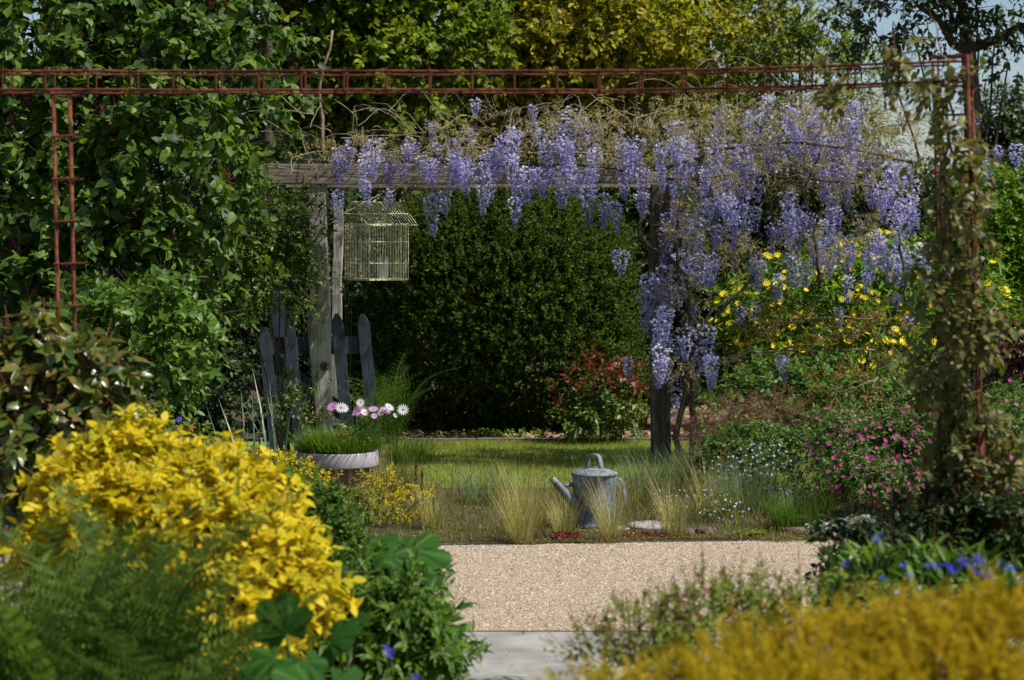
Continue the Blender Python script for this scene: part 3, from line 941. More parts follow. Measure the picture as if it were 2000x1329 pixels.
# ------------------------------------------------------------------ wisteria
def raceme(Lr, R, seed, tone=0.0):
    r = np.random.default_rng(seed)
    n = int(150 * (Lr / .32))
    t = r.random(n) ** .85
    a = r.random(n) * 6.283
    rad = R * (1 - t) ** .75 * (.35 + .75 * np.sqrt(r.random(n))) + .006
    rad *= np.clip(t * 9, .4, 1)
    pos = np.stack([rad * np.cos(a), rad * np.sin(a), -t * Lr], 1)
    out = np.stack([np.cos(a), np.sin(a), r.normal(size=n) * .4 - .1], 1)
    s = (.019 - .007 * t) * (.8 + .4 * r.random(n))
    d = nrm(out + r.normal(size=(n, 3)) * .35)
    V = np.array([(0, 0, 0), (-.5, .5, .35), (0, .9, .75), (.5, .5, .35), (-.3, .8, -.1), (.3, .8, -.1), (0, 1.0, -.35)])
    FL = (V, [(0, 3, 2, 1), (0, 4, 6, 5)])
    g = Geo().inst(FL, frames(d, np.array([0, 0, 1.]) + r.normal(size=(n, 3)) * .4, s * 1.35, s, s), pos, np.clip(.12 + tone + .55 * (1 - t) + .25 * r.normal(size=n), 0.02, .98))
    g.tube([(0, 0, .03), (0.004, 0, -.3 * Lr), (0, .003, -Lr * .9)], [.002, .0018, .001], 4, rnd=.3)
    return g.mesh('flower_cluster', M['wist'])


RAC = [raceme(.30, .045 + .005 * (i % 5), 10 + i, (-.12, 0, .1, .22, 0)[i % 5]) for i in range(13)]
wis = thing('wisteria', 'old wisteria hung with lilac flower clusters along the pergola and down its right post', 'wisteria', base(1335, 15.2))
hand = [(661, 372, 437), (680, 275, 332), (714, 352, 406), (727, 298, 352), (762, 370, 417), (790, 315, 352), (845, 238, 275), (845, 325, 375), (842, 380, 463), (868, 370, 425), (915, 250, 285),
        (930, 192, 228), (882, 300, 372), (905, 296, 368), (938, 305, 367), (962, 290, 350), (1000, 250, 330), (1040, 205, 245), (1008, 383, 447), (1055, 328, 382), (1066, 275, 335), (1098, 325, 408),
        (1108, 295, 352), (1085, 240, 320), (1115, 210, 280), (1140, 228, 300), (1150, 358, 442), (1180, 378, 448), (1203, 395, 458), (1162, 290, 362), (1212, 255, 312), (1255, 325, 400), (1252, 375, 428),
        (1290, 275, 352), (1312, 285, 380), (1342, 300, 372), (1366, 365, 437), (1395, 265, 342), (1412, 340, 425), (1430, 395, 500), (1400, 450, 492), (1450, 285, 390), (1480, 325, 398), (1500, 255, 330),
        (1520, 275, 342), (1470, 215, 300), (1500, 185, 242), (1550, 408, 467), (1560, 245, 322), (1600, 228, 302), (1615, 285, 400), (1650, 325, 392), (1585, 415, 462), (1622, 365, 425), (1657, 348, 412),
        (1700, 345, 408), (1722, 358, 422), (1755, 315, 392), (1772, 305, 362), (1682, 265, 332), (1270, 535, 622), (1292, 515, 600), (1326, 495, 600), (1345, 505, 562), (1366, 495, 562), (1392, 495, 562),
        (1350, 585, 652), (1302, 595, 662), (1285, 665, 762), (1312, 735, 823), (1225, 695, 742), (1210, 488, 537), (1388, 695, 762), (1528, 695, 752), (1472, 512, 552), (1520, 535, 592), (1558, 505, 562),
        (1655, 538, 592), (1692, 525, 572), (1736, 488, 552), (1750, 573, 607), (1802, 475, 520), (1475, 588, 632), (1446, 598, 640), (1775, 618, 650), (1322, 660, 700), (1300, 700, 750), (1620, 500, 545),
        (1545, 470, 510), (1700, 470, 520), (1600, 480, 520), (1765, 420, 470), (1680, 420, 470), (1435, 455, 520), (1420, 380, 450), (1950, 285, 320), (1985, 280, 330), (1930, 310, 350), (1905, 220, 260), (1640, 600, 640)]
for _ in range(42):
    xx = 1270 + 540 * rng.random()
    y0 = 190 + 190 * rng.random() + (30 if xx < 1400 else 0)
    hand.append((xx, y0, y0 + 50 + 45 * rng.random()))
for _ in range(26):
    xx = 930 + 330 * rng.random()
    y0 = 235 + 110 * rng.random()
    hand.append((xx, y0, y0 + 45 + 40 * rng.random()))
for _ in range(20):
    xx = 655 + 300 * rng.random()
    y0 = 268 + 50 * rng.random()
    hand.append((xx, y0, y0 + 38 + 30 * rng.random()))
for _ in range(20):
    xx = 1262 + 130 * rng.random()
    y0 = 390 + 330 * rng.random() ** 1.2
    hand.append((xx, y0, y0 + 45 + 45 * rng.random()))
for _ in range(40):
    xx = 1380 + 430 * rng.random()
    y0 = 380 + 130 * rng.random() ** 1.3
    hand.append((xx, y0, y0 + 35 + 40 * rng.random()))
for _ in range(14):
    xx = 1330 + 470 * rng.random()
    y0 = 200 + 150 * rng.random()
    hand.append((xx, y0, y0 + 50 + 50 * rng.random()))
for i, (xx, y0, y1) in enumerate(hand):
    D = 15.28 - .45 * rng.random() if (y1 > 320 and xx < 1300) else (14.95 + 1.2 * rng.random())
    if xx > 1880:
        D = 16.5
    a, b = P(xx, y0, D), P(xx, y1, D)
    ln = max(.12, a[2] - b[2])
    ang = rng.random() * 6.28
    kk = ln / .30
    kw = kk ** .5 * rng.uniform(.9, 1.4)
    R3 = np.array([[math.cos(ang), -math.sin(ang), 0], [math.sin(ang), math.cos(ang), 0], [0, 0, 1]]) @ np.diag([kw, kw, kk])
    R3[0, 2] = rng.normal() * .06
    part_at('flower_cluster', RAC[(i * 5) % 13], wis, R3, a)

def spline(pts, n=14, wob=0.01):
    pts = np.array(pts, float)
    k = np.linspace(0, 1, len(pts))
    t = np.linspace(0, 1, n)
    m = np.gradient(pts, k, axis=0) if len(pts) > 2 else np.tile(pts[1] - pts[0], (2, 1))
    out = []
    for tt in t:
        i = min(np.searchsorted(k, tt, side='right') - 1, len(pts) - 2)
        h = k[i + 1] - k[i]
        s = (tt - k[i]) / h
        out.append((2 * s**3 - 3 * s**2 + 1) * pts[i] + (s**3 - 2 * s**2 + s) * h * m[i] + (-2 * s**3 + 3 * s**2) * pts[i + 1] + (s**3 - s**2) * h * m[i + 1])
    out = np.array(out)
    out[1:-1] += rng.normal(size=(n - 2, 3)) * wob
    return out


Dw = 15.3
stems = [([(1338, 915), (1322, 850), (1340, 760), (1330, 650), (1345, 560), (1300, 500), (1260, 480), (1250, 440), (1262, 380)], .026),
         ([(1350, 915), (1352, 820), (1345, 700), (1352, 640), (1330, 560), (1320, 460), (1330, 380)], .02),
         ([(1380, 915), (1365, 850), (1350, 780), (1365, 690), (1350, 640)], .02),
         ([(1345, 700), (1380, 640), (1430, 585), (1480, 530), (1445, 500), (1455, 440)], .012),
         ([(1352, 660), (1400, 600), (1440, 575), (1500, 545)], .010),
         ([(1360, 700), (1430, 705), (1500, 645), (1560, 628), (1640, 620), (1720, 628)], .011),
         ([(1360, 720), (1460, 690), (1560, 685), (1710, 684)], .010),
         ([(1640, 770), (1700, 745), (1740, 742)], .008), ([(1610, 765), (1650, 748), (1710, 745)], .006),
         ([(1520, 480), (1510, 430), (1500, 370), (1530, 330)], .014),
         ([(1600, 560), (1590, 450), (1570, 380), (1600, 300)], .013),
         ([(1770, 600), (1765, 520), (1750, 430), (1770, 340)], .013),
         ([(1262, 345), (1150, 325), (1000, 318), (850, 315), (700, 318), (560, 312)], .013),
         ([(1262, 325), (1180, 300), (1050, 300), (930, 290), (820, 300), (700, 300)], .010),
         ([(1300, 330), (1420, 290), (1560, 280), (1700, 300), (1800, 320)], .014),
         ([(1300, 350), (1450, 345), (1600, 350), (1800, 380)], .012)]
for pts, r in stems:
    pp = spline([P(a, b, Dw + rng.normal() * .06) for a, b in pts], 18, .006)
    Geo().tube(pp, np.linspace(r, r * .55, 18), 7).build('stem', M['twig'] if r < .012 else M['bark'], wis, smooth=True)
# whippy shoots
shoots = [[(645, 430), (760, 370), (840, 330), (870, 300)], [(780, 400), (830, 340), (930, 290)], [(1060, 210), (1120, 190), (1000, 240)], [(1210, 350), (1240, 370), (1290, 400)],
          [(840, 210), (900, 235), (930, 250)], [(1060, 185), (1030, 230), (1010, 270)], [(940, 240), (1020, 210), (1100, 200)], [(1150, 180), (1220, 230), (1290, 280)],
          [(1300, 620), (1340, 700), (1370, 760)], [(1290, 480), (1350, 420), (1380, 330)], [(1690, 860), (1640, 900), (1560, 830)], [(1180, 330), (1090, 340), (1020, 370)]]
for _ in range(130):
    x0 = rng.uniform(560, 1800)
    y0 = rng.uniform(215, 345) - (50 if x0 > 1250 else 0)
    dx, dy = rng.normal() * 90, -rng.random() * 60
    shoots.append([(x0, y0), (x0 + dx * .5, y0 + dy), (x0 + dx, y0 + dy * rng.uniform(-.5, 1.2))])
g = Geo()
for s_ in shoots:
    pp = spline([P(a, b, Dw - .1 + rng.normal() * .2) for a, b in s_], 9, .004)
    g.tube(pp, np.linspace(.0045, .002, 9), 4)
g.build('shoot_mass', M['twig'], wis, kind='stuff')
# young feathery leaves; deep lobes over the roof are added to shade the gate
wl = [lobe(640, 300, 15.2, 70, 22), lobe(740, 295, 15.3, 80, 25), lobe(880, 275, 15.4, 90, 40), lobe(1020, 260, 15.5, 110, 50), lobe(1160, 270, 15.4, 110, 60),
      lobe(1300, 270, 15.5, 90, 80), lobe(1420, 270, 15.6, 110, 85), lobe(1560, 270, 15.7, 120, 95), lobe(1690, 260, 15.6, 100, 80), lobe(1770, 280, 15.6, 60, 60),
      lobe(1340, 430, 15.2, 60, 50), lobe(1420, 480, 15.3, 60, 30), lobe(1560, 470, 15.4, 90, 40), lobe(1700, 440, 15.4, 90, 50), lobe(1340, 560, 15.1, 60, 60), lobe(1350, 460, 15.0, 60, 40), lobe(1450, 500, 15.0, 80, 30), lobe(1620, 480, 15.0, 120, 35), lobe(1320, 720, 15.1, 40, 60), lobe(1600, 340, 15.6, 180, 50), lobe(760, 325, 16.4, 140, 20, 230), lobe(980, 320, 16.4, 160, 22, 230), lobe(1190, 320, 16.4, 150, 26, 230)]
wl += [lobe(700, 285, 15.0, 90, 20), lobe(900, 270, 15.0, 140, 30), lobe(1150, 240, 15.0, 160, 40), lobe(1350, 230, 14.9, 110, 50), lobe(1550, 240, 14.9, 150, 60), lobe(1720, 230, 14.9, 90, 50), lobe(1450, 330, 14.8, 170, 40), lobe(1700, 330, 14.8, 110, 50), lobe(610, 300, 15.2, 60, 20)]
p, u = lobe_points(wl, 2100, rmin=.1, rough=.3, front=.3)
pos, d, nn, sz, td, Lg = twig_leaves(p, u, 11, .13, .03, up=.1, jit=.9, droop=.5, spread=1.1)
put_leaves(wis, pos, d, nn, sz, NARROW, M['wleaf'])
put_twigs(wis, p, td, Lg, .0014, M['twig'])
wl = [lobe(1560, 640, 15.3, 120, 60), lobe(1700, 640, 15.3, 90, 80), lobe(1620, 760, 15.2, 120, 50), lobe(1740, 740, 15.3, 70, 60), lobe(1650, 840, 15, 100, 30), lobe(1500, 600, 15.4, 80, 50)]
t = thing('bronze_climber', 'bronze leaved climber trained on wires right of the wisteria post', 'climber', base(1700, 15.4))
p, u = lobe_points(wl, 190, rmin=.1, rough=.3, front=.3)
pos, d, nn, sz, td, Lg = twig_leaves(p, u, 11, .16, .045, up=.05, jit=.8, droop=.3, spread=1.1)
put_leaves(t, pos, d, nn, sz, NARROW, M['bronze'], wid=1.3)
put_twigs(t, p, td, Lg, .0016, M['twig'])
Geo().tube(spline([P(1705, 912, 15.4), P(1700, 800, 15.4), P(1690, 700, 15.4), P(1740, 620, 15.4)]), .008, 6).build('stem', M['bark'], t, smooth=True)

# ------------------------------------------------------------------ rusty rebar arch
DA = 7.4
arch = thing('rebar_arch', 'rusty welded rebar arch spanning the front of the view', 'garden arch', base(1000, DA))
def Dx(px):
    return DA - .42 * max(0, (px - 1150) / 740) ** 1.6
ztop, zbot = H + (HZ - 139) / F * DA, H + (HZ - 176) / F * DA
xs = np.concatenate([np.arange(-30, 1300, 60), np.arange(1300, 1900, 30)])
rodm = Geo().tube([(0, 0, 0), (0, 1, 0)], 1.0, 7).mesh('rung', M['rust'], smooth=True)
for dz, dep, rr in ((0, 0, .0047), (0, .16, .0036), (1, 0, .0050), (1, .14, .0036)):
    z = zbot if dz else ztop
    pts = []
    for x_ in xs:
        D = Dx(x_) + dep * (1 - .0 * x_)
        pts.append(((x_ - CX) / F * Dx(x_), D, z + rng.normal() * .0012))
    Geo().tube(pts, rr, 8).build('rail', M['rust'], arch, smooth=True)
sx = list(np.arange(5, 1300, 83.3)) + [1340, 1421, 1503, 1586, 1670, 1755]
for x_ in sx:
    D = Dx(x_)
    X = (x_ - CX) / F * D
    for dep in (0, .15):
        rod((X, D + dep, zbot - .012), (X, D + dep, ztop + .014), .0038, 'rung', arch, rodm)
    for z in (zbot, ztop):
        rod((X, D - .008, z), (X, D + .165, z), .004, 'rung', arch, rodm)
# left leg
for pa, pb, rr, dd in (((104, 178), (116, 730), .0062, 0), ((136, 178), (149, 730), .0072, 0), ((106, 178), (118, 730), .0045, .12), ((134, 178), (147, 730), .0045, .12)):
    a, b = P(pa[0], pa[1], DA), P(pb[0], pb[1], DA)
    b = b + (b - a) * .75
    a[:2] *= (DA + dd) / DA
    b[:2] *= (DA + dd) / DA
    b[2] = 0
    Geo().tube([a, (a + b) / 2 + [.002, 0, 0], b], rr, 8).build('upright', M['rust'], arch, smooth=True)
for yy in np.arange(184, 960, 83.2):
    f = (yy - 178) / 552
    for dep in (-.008, .12):
        rod(P(98 + 12 * f, yy, DA) + [0, dep, 0], P(146 + 13 * f, yy - 2, DA) + [0, dep, 0], .0042, 'rung', arch, rodm)
# right leg: a ladder seen at an angle
DR0, DR1 = 7.22, 6.98
for (x0, x1, D, rr) in ((1822, 1846, DR0, .006), (1832, 1852, DR0 + .1, .004), (1889, 1914, DR1, .0065), (1897, 1920, DR1 + .1, .0045)):
    a, b = P(x0, 108 if D < 7.1 else 118, D), P(x1, 900, D)
    b = b + (b - a) * .6
    b[2] = 0
    Geo().tube([a, (a + b) / 2, b], rr, 8).build('upright', M['rust'], arch, smooth=True)
for yy in np.arange(112, 1000, 55.8):
    f = (yy - 110) / 790
    rod(P(1818 + 24 * f, yy + 2, DR0), P(1893 + 25 * f, yy, DR1), .0042, 'rung', arch, rodm)
for yy in (108, 120, 160):
    rod(P(1822, yy + 2, DR0 + .1), P(1893, yy, DR1 + .1), .0045, 'rung', arch, rodm)
pst = thing('rusty_pipe_post', 'thick dark rusty pipe post standing at the foot of the right arch leg', 'post', base(1910, 7.05))
b = P(1911, 1000, 7.0)
ptop = P(1907, 884, 7.0)
Geo().tube([(b[0], 7.0, 0), (b[0], 7.0, 1.0), (b[0] - .002, 7.0, ptop[2] - .004), (b[0] - .002, 7.0, ptop[2])], [.021, .021, .021, .019], 14).build('pipe', M['rust'], pst, smooth=True)
Geo().lathe([(.001, .0), (.016, .0), (.0165, .003), (.001, .0031)], (b[0] - .002, 7.0, ptop[2]), 12).build('pipe_bore_shade', M['dark'], pst)  # flat dark disc: shade of the open pipe end painted on
rod((b[0] - .03, 6.985, 1.03), (b[0] + .03, 6.985, 1.035), .003, 'tie', pst, rodm)

# vine on the right leg
vl = [lobe(1850, 160, 7.05, 75, 40), lobe(1860, 290, 7.0, 42, 60), lobe(1870, 430, 7.0, 55, 80), lobe(1850, 560, 7.0, 60, 90), lobe(1890, 640, 6.98, 60, 90), lobe(1850, 740, 7.1, 66, 80),
      lobe(1890, 850, 7.1, 80, 90), lobe(1850, 960, 7.1, 66, 60), lobe(1940, 950, 7.0, 60, 100), lobe(1750, 120, 7.2, 60, 25), lobe(1620, 150, 7.3, 50, 16)]
t, p, u = shrub('climbing_vine', 'climbing vine with olive and coppery leaves twisting up the right leg of the rusty arch', 'climber', 1870, 7.1,
      vl, 430, 8, .12, .042, 'vine', LEAF, parts=300, r0=.008, smat='bark', nst=0, twr=.0014, rmin=.1, front=.4, wid=1.15, jit=.8, droop=.5, up=.1)
for (x0, x1, x2) in ((1850, 1820, 1850), (1870, 1848, 1900), (1840, 1852, 1830), (1895, 1880, 1905)):
    Geo().tube(spline([P(x0 + 10, 1390, 7.12), P(x1 + 20, 1050, 7.1), P(x1 + 10, 850, 7.1), P(x2, 600, 7.1), P(x0, 350, 7.12), P(x1, 140, 7.12)], 24, .008), np.linspace(.012, .004, 24), 7).build('stem', M['bark'], t, smooth=True)
sh = [(1815, 20, 1840, 110), (1740, 60, 1750, 125), (1768, 55, 1752, 120)]
for (xa, ya, xb, yb) in sh:
    Geo().tube(spline([P(xb, yb, 7.15), P((xa + xb) / 2 + 4, (ya + yb) / 2, 7.15), P(xa, ya, 7.15)], 8, .002), np.linspace(.003, .0015, 8), 5).build('stem', M['redstem'], t)

# glossy climber at the left leg
shrub('glossy_climber', 'rose with glossy bronze tinged leaves around the foot of the left arch leg', 'shrub', 90, 7.3,
      [lobe(60, 740, 7.2, 100, 90), lobe(170, 760, 7.2, 90, 80), lobe(60, 850, 7.1, 110, 80), lobe(190, 830, 7.2, 70, 60), lobe(20, 700, 7.3, 80, 70), lobe(10, 930, 7.1, 90, 80), lobe(110, 690, 7.3, 60, 45)],
      300, 8, .13, .062, 'glossy', HEART, parts=260, wid=.85, r0=.008, nst=6, smat='redstem', droop=.45, leafup=.6)

# ------------------------------------------------------------------ planter with daisies
D = 12.8
pl = thing('planter', 'round clay planter with a broad pale mauve rim', 'planter', base(659, D))
c = np.array(base(659, D))
Geo().lathe([(.225, .275), (.255, .278), (.258, .285), (.256, .36), (.25, .37), (.228, .37), (.224, .36), (.222, .30)], c, 56).build('rim', M['planter'], pl, smooth=False)
Geo().lathe([(.15, 0), (.155, .005), (.205, .27), (.207, .284)], c, 40).build('pot_body', M['planterbody'], pl, smooth=True)
Geo().lathe([(.001, .345), (.224, .34)], c, 24).build('soil', M['soil'], pl)
for o in pl.children:
    o.data.polygons.foreach_set('use_smooth', np.ones(len(o.data.polygons), bool))
dp = thing('daisy_plant', 'african daisies with white and pink flowers growing in the planter', 'plant', (c[0], c[1], .34))
pos, Mx = blades((c[0], c[1]), .21, 2600, .17, .008, lean=.9, tpl=BLADE, zb=.33)
Geo().inst(BLADE, Mx, pos).build('foliage', M['penst'], dp, smooth=True, kind='stuff')
p_, u_ = lobe_points([(c + [0, 0, .40], np.array([.24, .2, .07]))], 160, rmin=.2, front=.4)
ps, ds, ns_, ss, tds, Lgs = twig_leaves(p_, u_, 8, .08, .026, up=.8)
put_leaves(dp, ps, ds, ns_, ss, NARROW, M['mid'], name='leaf_mass')
DAISY = tpl_flower(15, w=.82, cup=.12)
dm = {m: Geo().add(DAISY[0], DAISY[1], 0.0).mesh('flower', M[m]) for m in ('white', 'pink')}
eye = Geo().lathe([(.001, .06), (.13, .05), (.2, .0), (.2, -.02)], n=10).mesh('flower_eye', M['eye'], smooth=True)
for (x_, y_, cc, s_, tx, ty) in ((650, 795, 'pink', 13, -.2, .5), (666, 797, 'white', 12, .1, .9), (672, 798, 'white', 10, .35, .8), (704, 787, 'white', 9, 0, 1), (703, 803, 'pink', 14, -.2, .7), (712, 806, 'white', 9, .3, .6),
                     (695, 806, 'pink', 10, -.5, .4), (729, 800, 'pink', 11, 0, .3), (731, 813, 'pink', 7, .1, .8), (752, 803, 'pink', 12, .2, .4), (760, 796, 'white', 11, .4, .35), (772, 812, 'white', 6, .6, .6), (787, 801, 'white', 12, .15, 1.2), (745, 806, 'pink', 9, -.3, .7)):
    dd_ = D - .05 - rng.random() * .1
    T = P(x_, y_, dd_)
    nz = nrm(np.array([tx, -ty, .55]))
    sdv = nrm(np.cross(nz, rng.normal(size=3)))
    R3 = np.stack([sdv, np.cross(nz, sdv), nz], -1) * s_ * 1.08 * dd_ / F
    f = part_at('flower', dm[cc], dp, R3, T)
    e = bpy.data.objects.new('flower_eye', eye)
    e.parent = f
    COL.objects.link(e)
    Geo().tube(spline([c + [rng.normal() * .07, rng.normal() * .05, .35], (c + [0, 0, .4] + T) / 2, T - nz * .004], 7, .002), .0016, 4).build('stalk', M['stem'], dp)

# ------------------------------------------------------------------ watering can on its stone slab
D = 11.95
kc = D / F
cc = base(1161, D)
slab = thing('stone_slab', 'flat weathered grey stone slab under the watering can', 'stone', base(1205, D + .02))
def rock(c, r, mat, parent, name, seed, flat=.6):
    r_ = np.random.default_rng(seed)
    g = Geo()
    nu, nv = 9, 6
    V, fs = [], []
    off = r_.normal(size=(nv + 1, nu)) * .12 + 1
    for i in range(nv + 1):
        ph = math.pi * i / nv
        for j in range(nu):
            a = 2 * math.pi * j / nu
            q = off[i, j] if 0 < i < nv else 1
            cx_, sx_ = math.cos(a), math.sin(a)
            rr = math.sin(ph) ** .6
            V.append((c[0] + r[0] * rr * cx_ * q, c[1] + r[1] * rr * sx_ * q, c[2] + r[2] * np.sign(math.cos(ph)) * abs(math.cos(ph)) ** flat * (.9 + .1 * q)))
    for i in range(nv):
        for j in range(nu):
            a, b = i * nu + j, i * nu + (j + 1) % nu
            fs.append((a, a + nu, b + nu, b))
    return g.add(V, fs).build(name, mat, parent, smooth=True)
rock((cc[0] + .02, D + .01, -.004), (.20, .15, .016), M['stone'], slab, 'slab', 3)
rock((cc[0] + .33, D + .05, .004), (.17, .13, .024), M['stone'], slab, 'slab', 4)

can = thing('watering_can', 'dented old galvanised watering can standing on a stone slab', 'watering can', (cc[0], D, .012))
zb = .012
R = 44 * kc
hb = 103 * kc
g = Geo()
nseg = 48
prof = [(R * .90, 0.0), (R * .93, .004), (R * .93, .016), (R * .905, .02)] + [(R * (.905 + .085 * f), .02 + (hb - .02) * f) for f in np.linspace(0.05, 1, 24)]
g.lathe(prof, (cc[0], D, zb), nseg)
V = g.V[0]
rel = V - np.array([cc[0], D, zb])
for (ax_, az_, w_, d_) in ((-10, .20, .055, .020), (12, .12, .06, -.008), (18, .24, .04, .008), (-35, .1, .05, .010), (30, .06, .05, .006), (5, .05, .04, .008)):
    a = math.radians(ax_)
    cpt = np.array([math.sin(a) * R, -math.cos(a) * R, az_])
    q = np.exp(-np.sum((rel - cpt) ** 2, 1) / (2 * w_ ** 2)) * d_
    V[:, 0] -= math.sin(a) * q
    V[:, 1] += math.cos(a) * q
g.build('can_body', M['zinc'], can, smooth=True)
zt = zb + hb
Geo().lathe([(R * .99, -.008), (R * 1.035, -.004), (R * 1.035, .002), (R * 1.0, .008), (R * .62, .024), (R * .45, .030), (R * .42, .034), (.001, .036)], (cc[0], D, zt), nseg).build('lid', M['zinc'], can, smooth=True)
def strap(pts, w, mat, parent, name, th=.004, wd=(0, 1, 0)):
    pts = np.array(pts, float)
    wd = np.array(wd, float)
    t = nrm(np.gradient(pts, axis=0))
    nn_ = nrm(np.cross(t, wd))
    V = []
    for i in range(len(pts)):
        for a, b in ((-w, -th), (w, -th), (w, th), (-w, th)):
            V.append(pts[i] + wd * a + nn_[i] * b)
    fs = []
    for i in range(len(pts) - 1):
        for j in range(4):
            a, b = i * 4 + j, i * 4 + (j + 1) % 4
            fs.append((a, b, b + 4, a + 4))
    fs += [(3, 2, 1, 0), tuple(len(pts) * 4 - 4 + j for j in range(4))]
    Geo().add(V, fs).build(name, mat, parent, smooth=False)
ang = math.radians(38)
hx = np.array([math.cos(ang), -math.sin(ang), 0])
hc0 = P(1160, 922, D)
kz = D / F
hp = [(-17, 8), (-16, 20), (-14, 29), (-9, 33), (0, 34), (8, 33.5), (13, 29), (16, 20), (18, 8)]
strap([hc0 + hx * a * kz + np.array([0, 0, b * kz]) for a, b in hp], .017, M['zinc'], can, 'top_handle', wd=(math.sin(ang), math.cos(ang), 0))
sp = [P(1127, 990, D - .06), P(1113, 974, D - .07), P(1098, 957, D - .08), P(1085, 943, D - .09), P(1077, 934, D - .095)]
Geo().tube(sp, [.031, .028, .023, .02, .019], 18).build('spout', M['zinc'], can, smooth=True)
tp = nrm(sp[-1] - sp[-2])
Geo().tube([sp[-1] + tp * .0005, sp[-1] + tp * .002], [.0165, .0165], 14).build('spout_mouth_shade', M['dark'], can)  # dark disc over the solid tip paints the shade inside the spout
Geo().tube([P(1122, 947, D - .02), P(1110, 947, D - .05), P(1099, 951, D - .08)], [.014, .013, .012], 10).build('brace', M['zinc'], can, smooth=True)
strap(spline([P(1203, 935, D), P(1213, 938, D), P(1218, 955, D), P(1221, 975, D), P(1216, 990, D), P(1202, 1000, D)], 14, 0), .014, M['zinc'], can, 'back_handle', th=.003, wd=(.62, .78, 0))

for i, (x_, y_, r_, m_, lb) in enumerate(((1375, 1043, 16, 'redstone', 'lone grey purple stone lying on the bed edge right of the watering can'), (1552, 1043, 22, 'redstone', 'dark purple stone beside the silver leaved mat'),
                            (1345, 1046, 10, 'redstone', 'small brown stone left of the larger stone on the bed edge'))):
    D = F * H / (y_ - HZ) 
    q = thing('stone', lb, 'stone', base(x_, D))
    rock((base(x_, D)[0], D, .012), (r_ * D / F * 1.2, .05, .028), M[m_], q, 'rock', 20 + i)

# ------------------------------------------------------------------ the dry bed
n = 15000
x = rng.uniform(-1.3, 2.6, n)
y = EY(x) + .05 + (13.75 - EY(x)) * rng.random(n)
dens = .5 + .5 * np.sin(x * 3.1 + 1) * np.cos(y * 4.3)
keep = rng.random(n) < (.35 + .65 * dens)
x, y = x[keep], y[keep]
n = len(x)
d = nrm(np.stack([rng.normal(size=n) * .4, rng.normal(size=n) * .4, np.ones(n)], 1))
hh = rng.uniform(.03, .13, n) * (.5 + .9 * dens[keep]) * np.where((np.abs(x - .52) < .35) & (y < 12.0), .45, 1)
Geo().inst(BLADE, frames(d, rng.normal(size=(n, 3)), np.full(n, .0042), hh, hh), np.stack([x, y, np.full(n, .004)], 1)).build('meadow_grass', M['meadow'], kind='stuff')
n = 420
x = rng.uniform(-1.2, 2.2, n)
y = EY(x) + .1 + 2.0 * rng.random(n)
d = nrm(np.stack([rng.normal(size=n) * .25, rng.normal(size=n) * .25, np.ones(n)], 1))
hh = rng.uniform(.2, .42, n)
T = np.stack([x, y, np.full(n, .004)], 1)
g = Geo().inst(STICK, frames(d, rng.normal(size=(n, 3)), np.full(n, .0022), hh, np.full(n, .0022)), T)
for q in range(7):
    f = .72 + .045 * q
    dd = nrm(d + rng.normal(size=(n, 3)) * .5)
    g.inst(SMALL, frames(dd, rng.normal(size=(n, 3)), np.full(n, .011)), T + d * (hh * f)[:, None])
g.build('seed_stems', M['meadow'], kind='stuff')
# fallen leaves and petals on the gravel
n = 240
x = rng.uniform(-1, 2, n)
y = rng.uniform(6.5, 11.2, n)
Geo().inst(SMALL, frames(nrm(rng.normal(size=(n, 3)) * [1, 1, .15]), np.array([0, 0, 1.]) + rng.normal(size=(n, 3)) * .4, rng.uniform(.008, .022, n)), np.stack([x, y, np.full(n, .008)], 1)).build('fallen_leaves', M['chip'], kind='stuff')
n = 5200
x = rng.uniform(-1.3, 2.3, n)
amp = .06 * np.clip(np.sin(x * 5.3) + np.sin(x * 12.7 + 1) * .8 + .1, 0, 2)
y = EY(x) + .03 - amp * rng.random(n) - .01
dd = nrm(rng.normal(size=(n, 3)) * [1, 1, .5] + [0, 0, .7])
s_ = rng.uniform(.01, .032, n)
Geo().inst(NARROW, frames(dd, rng.normal(size=(n, 3)) + [0, 0, .6], s_ * .8, s_, s_), np.stack([x, y, rng.uniform(.004, .014, n)], 1)).build('edge_weeds', M['meadow'], kind='stuff')
# low creeping cover, green, brown and reddish
for (nm, mat, x0, x1, y0, y1, cnt, ln) in (('creeping_thyme', 'mid', -1.25, 2.4, .03, .85, 9000, .018), ('red_stonecrop', 'redcarp', .05, 1.0, .03, .25, 900, .016)):
    xx = rng.uniform(x0, x1, cnt)
    yy = EY(xx) + rng.uniform(y0, y1, cnt) * (1 if nm == 'red_stonecrop' else 2.3)
    ok = np.sin(xx * 7 + yy * 3) + np.sin(yy * 6 - xx * 4) > -.3
    xx, yy = xx[ok], yy[ok]
    q = len(xx)
    dd_ = nrm(rng.normal(size=(q, 3)) + [0, 0, .6])
    s_ = ln * rng.uniform(.6, 1.3, q)
    Geo().inst(SMALL, frames(dd_, rng.normal(size=(q, 3)) * .5 + [0, 0, 1], s_, s_, s_), np.stack([xx, yy, rng.uniform(.006, .03, q)], 1)).build(nm, M[mat], kind='stuff')

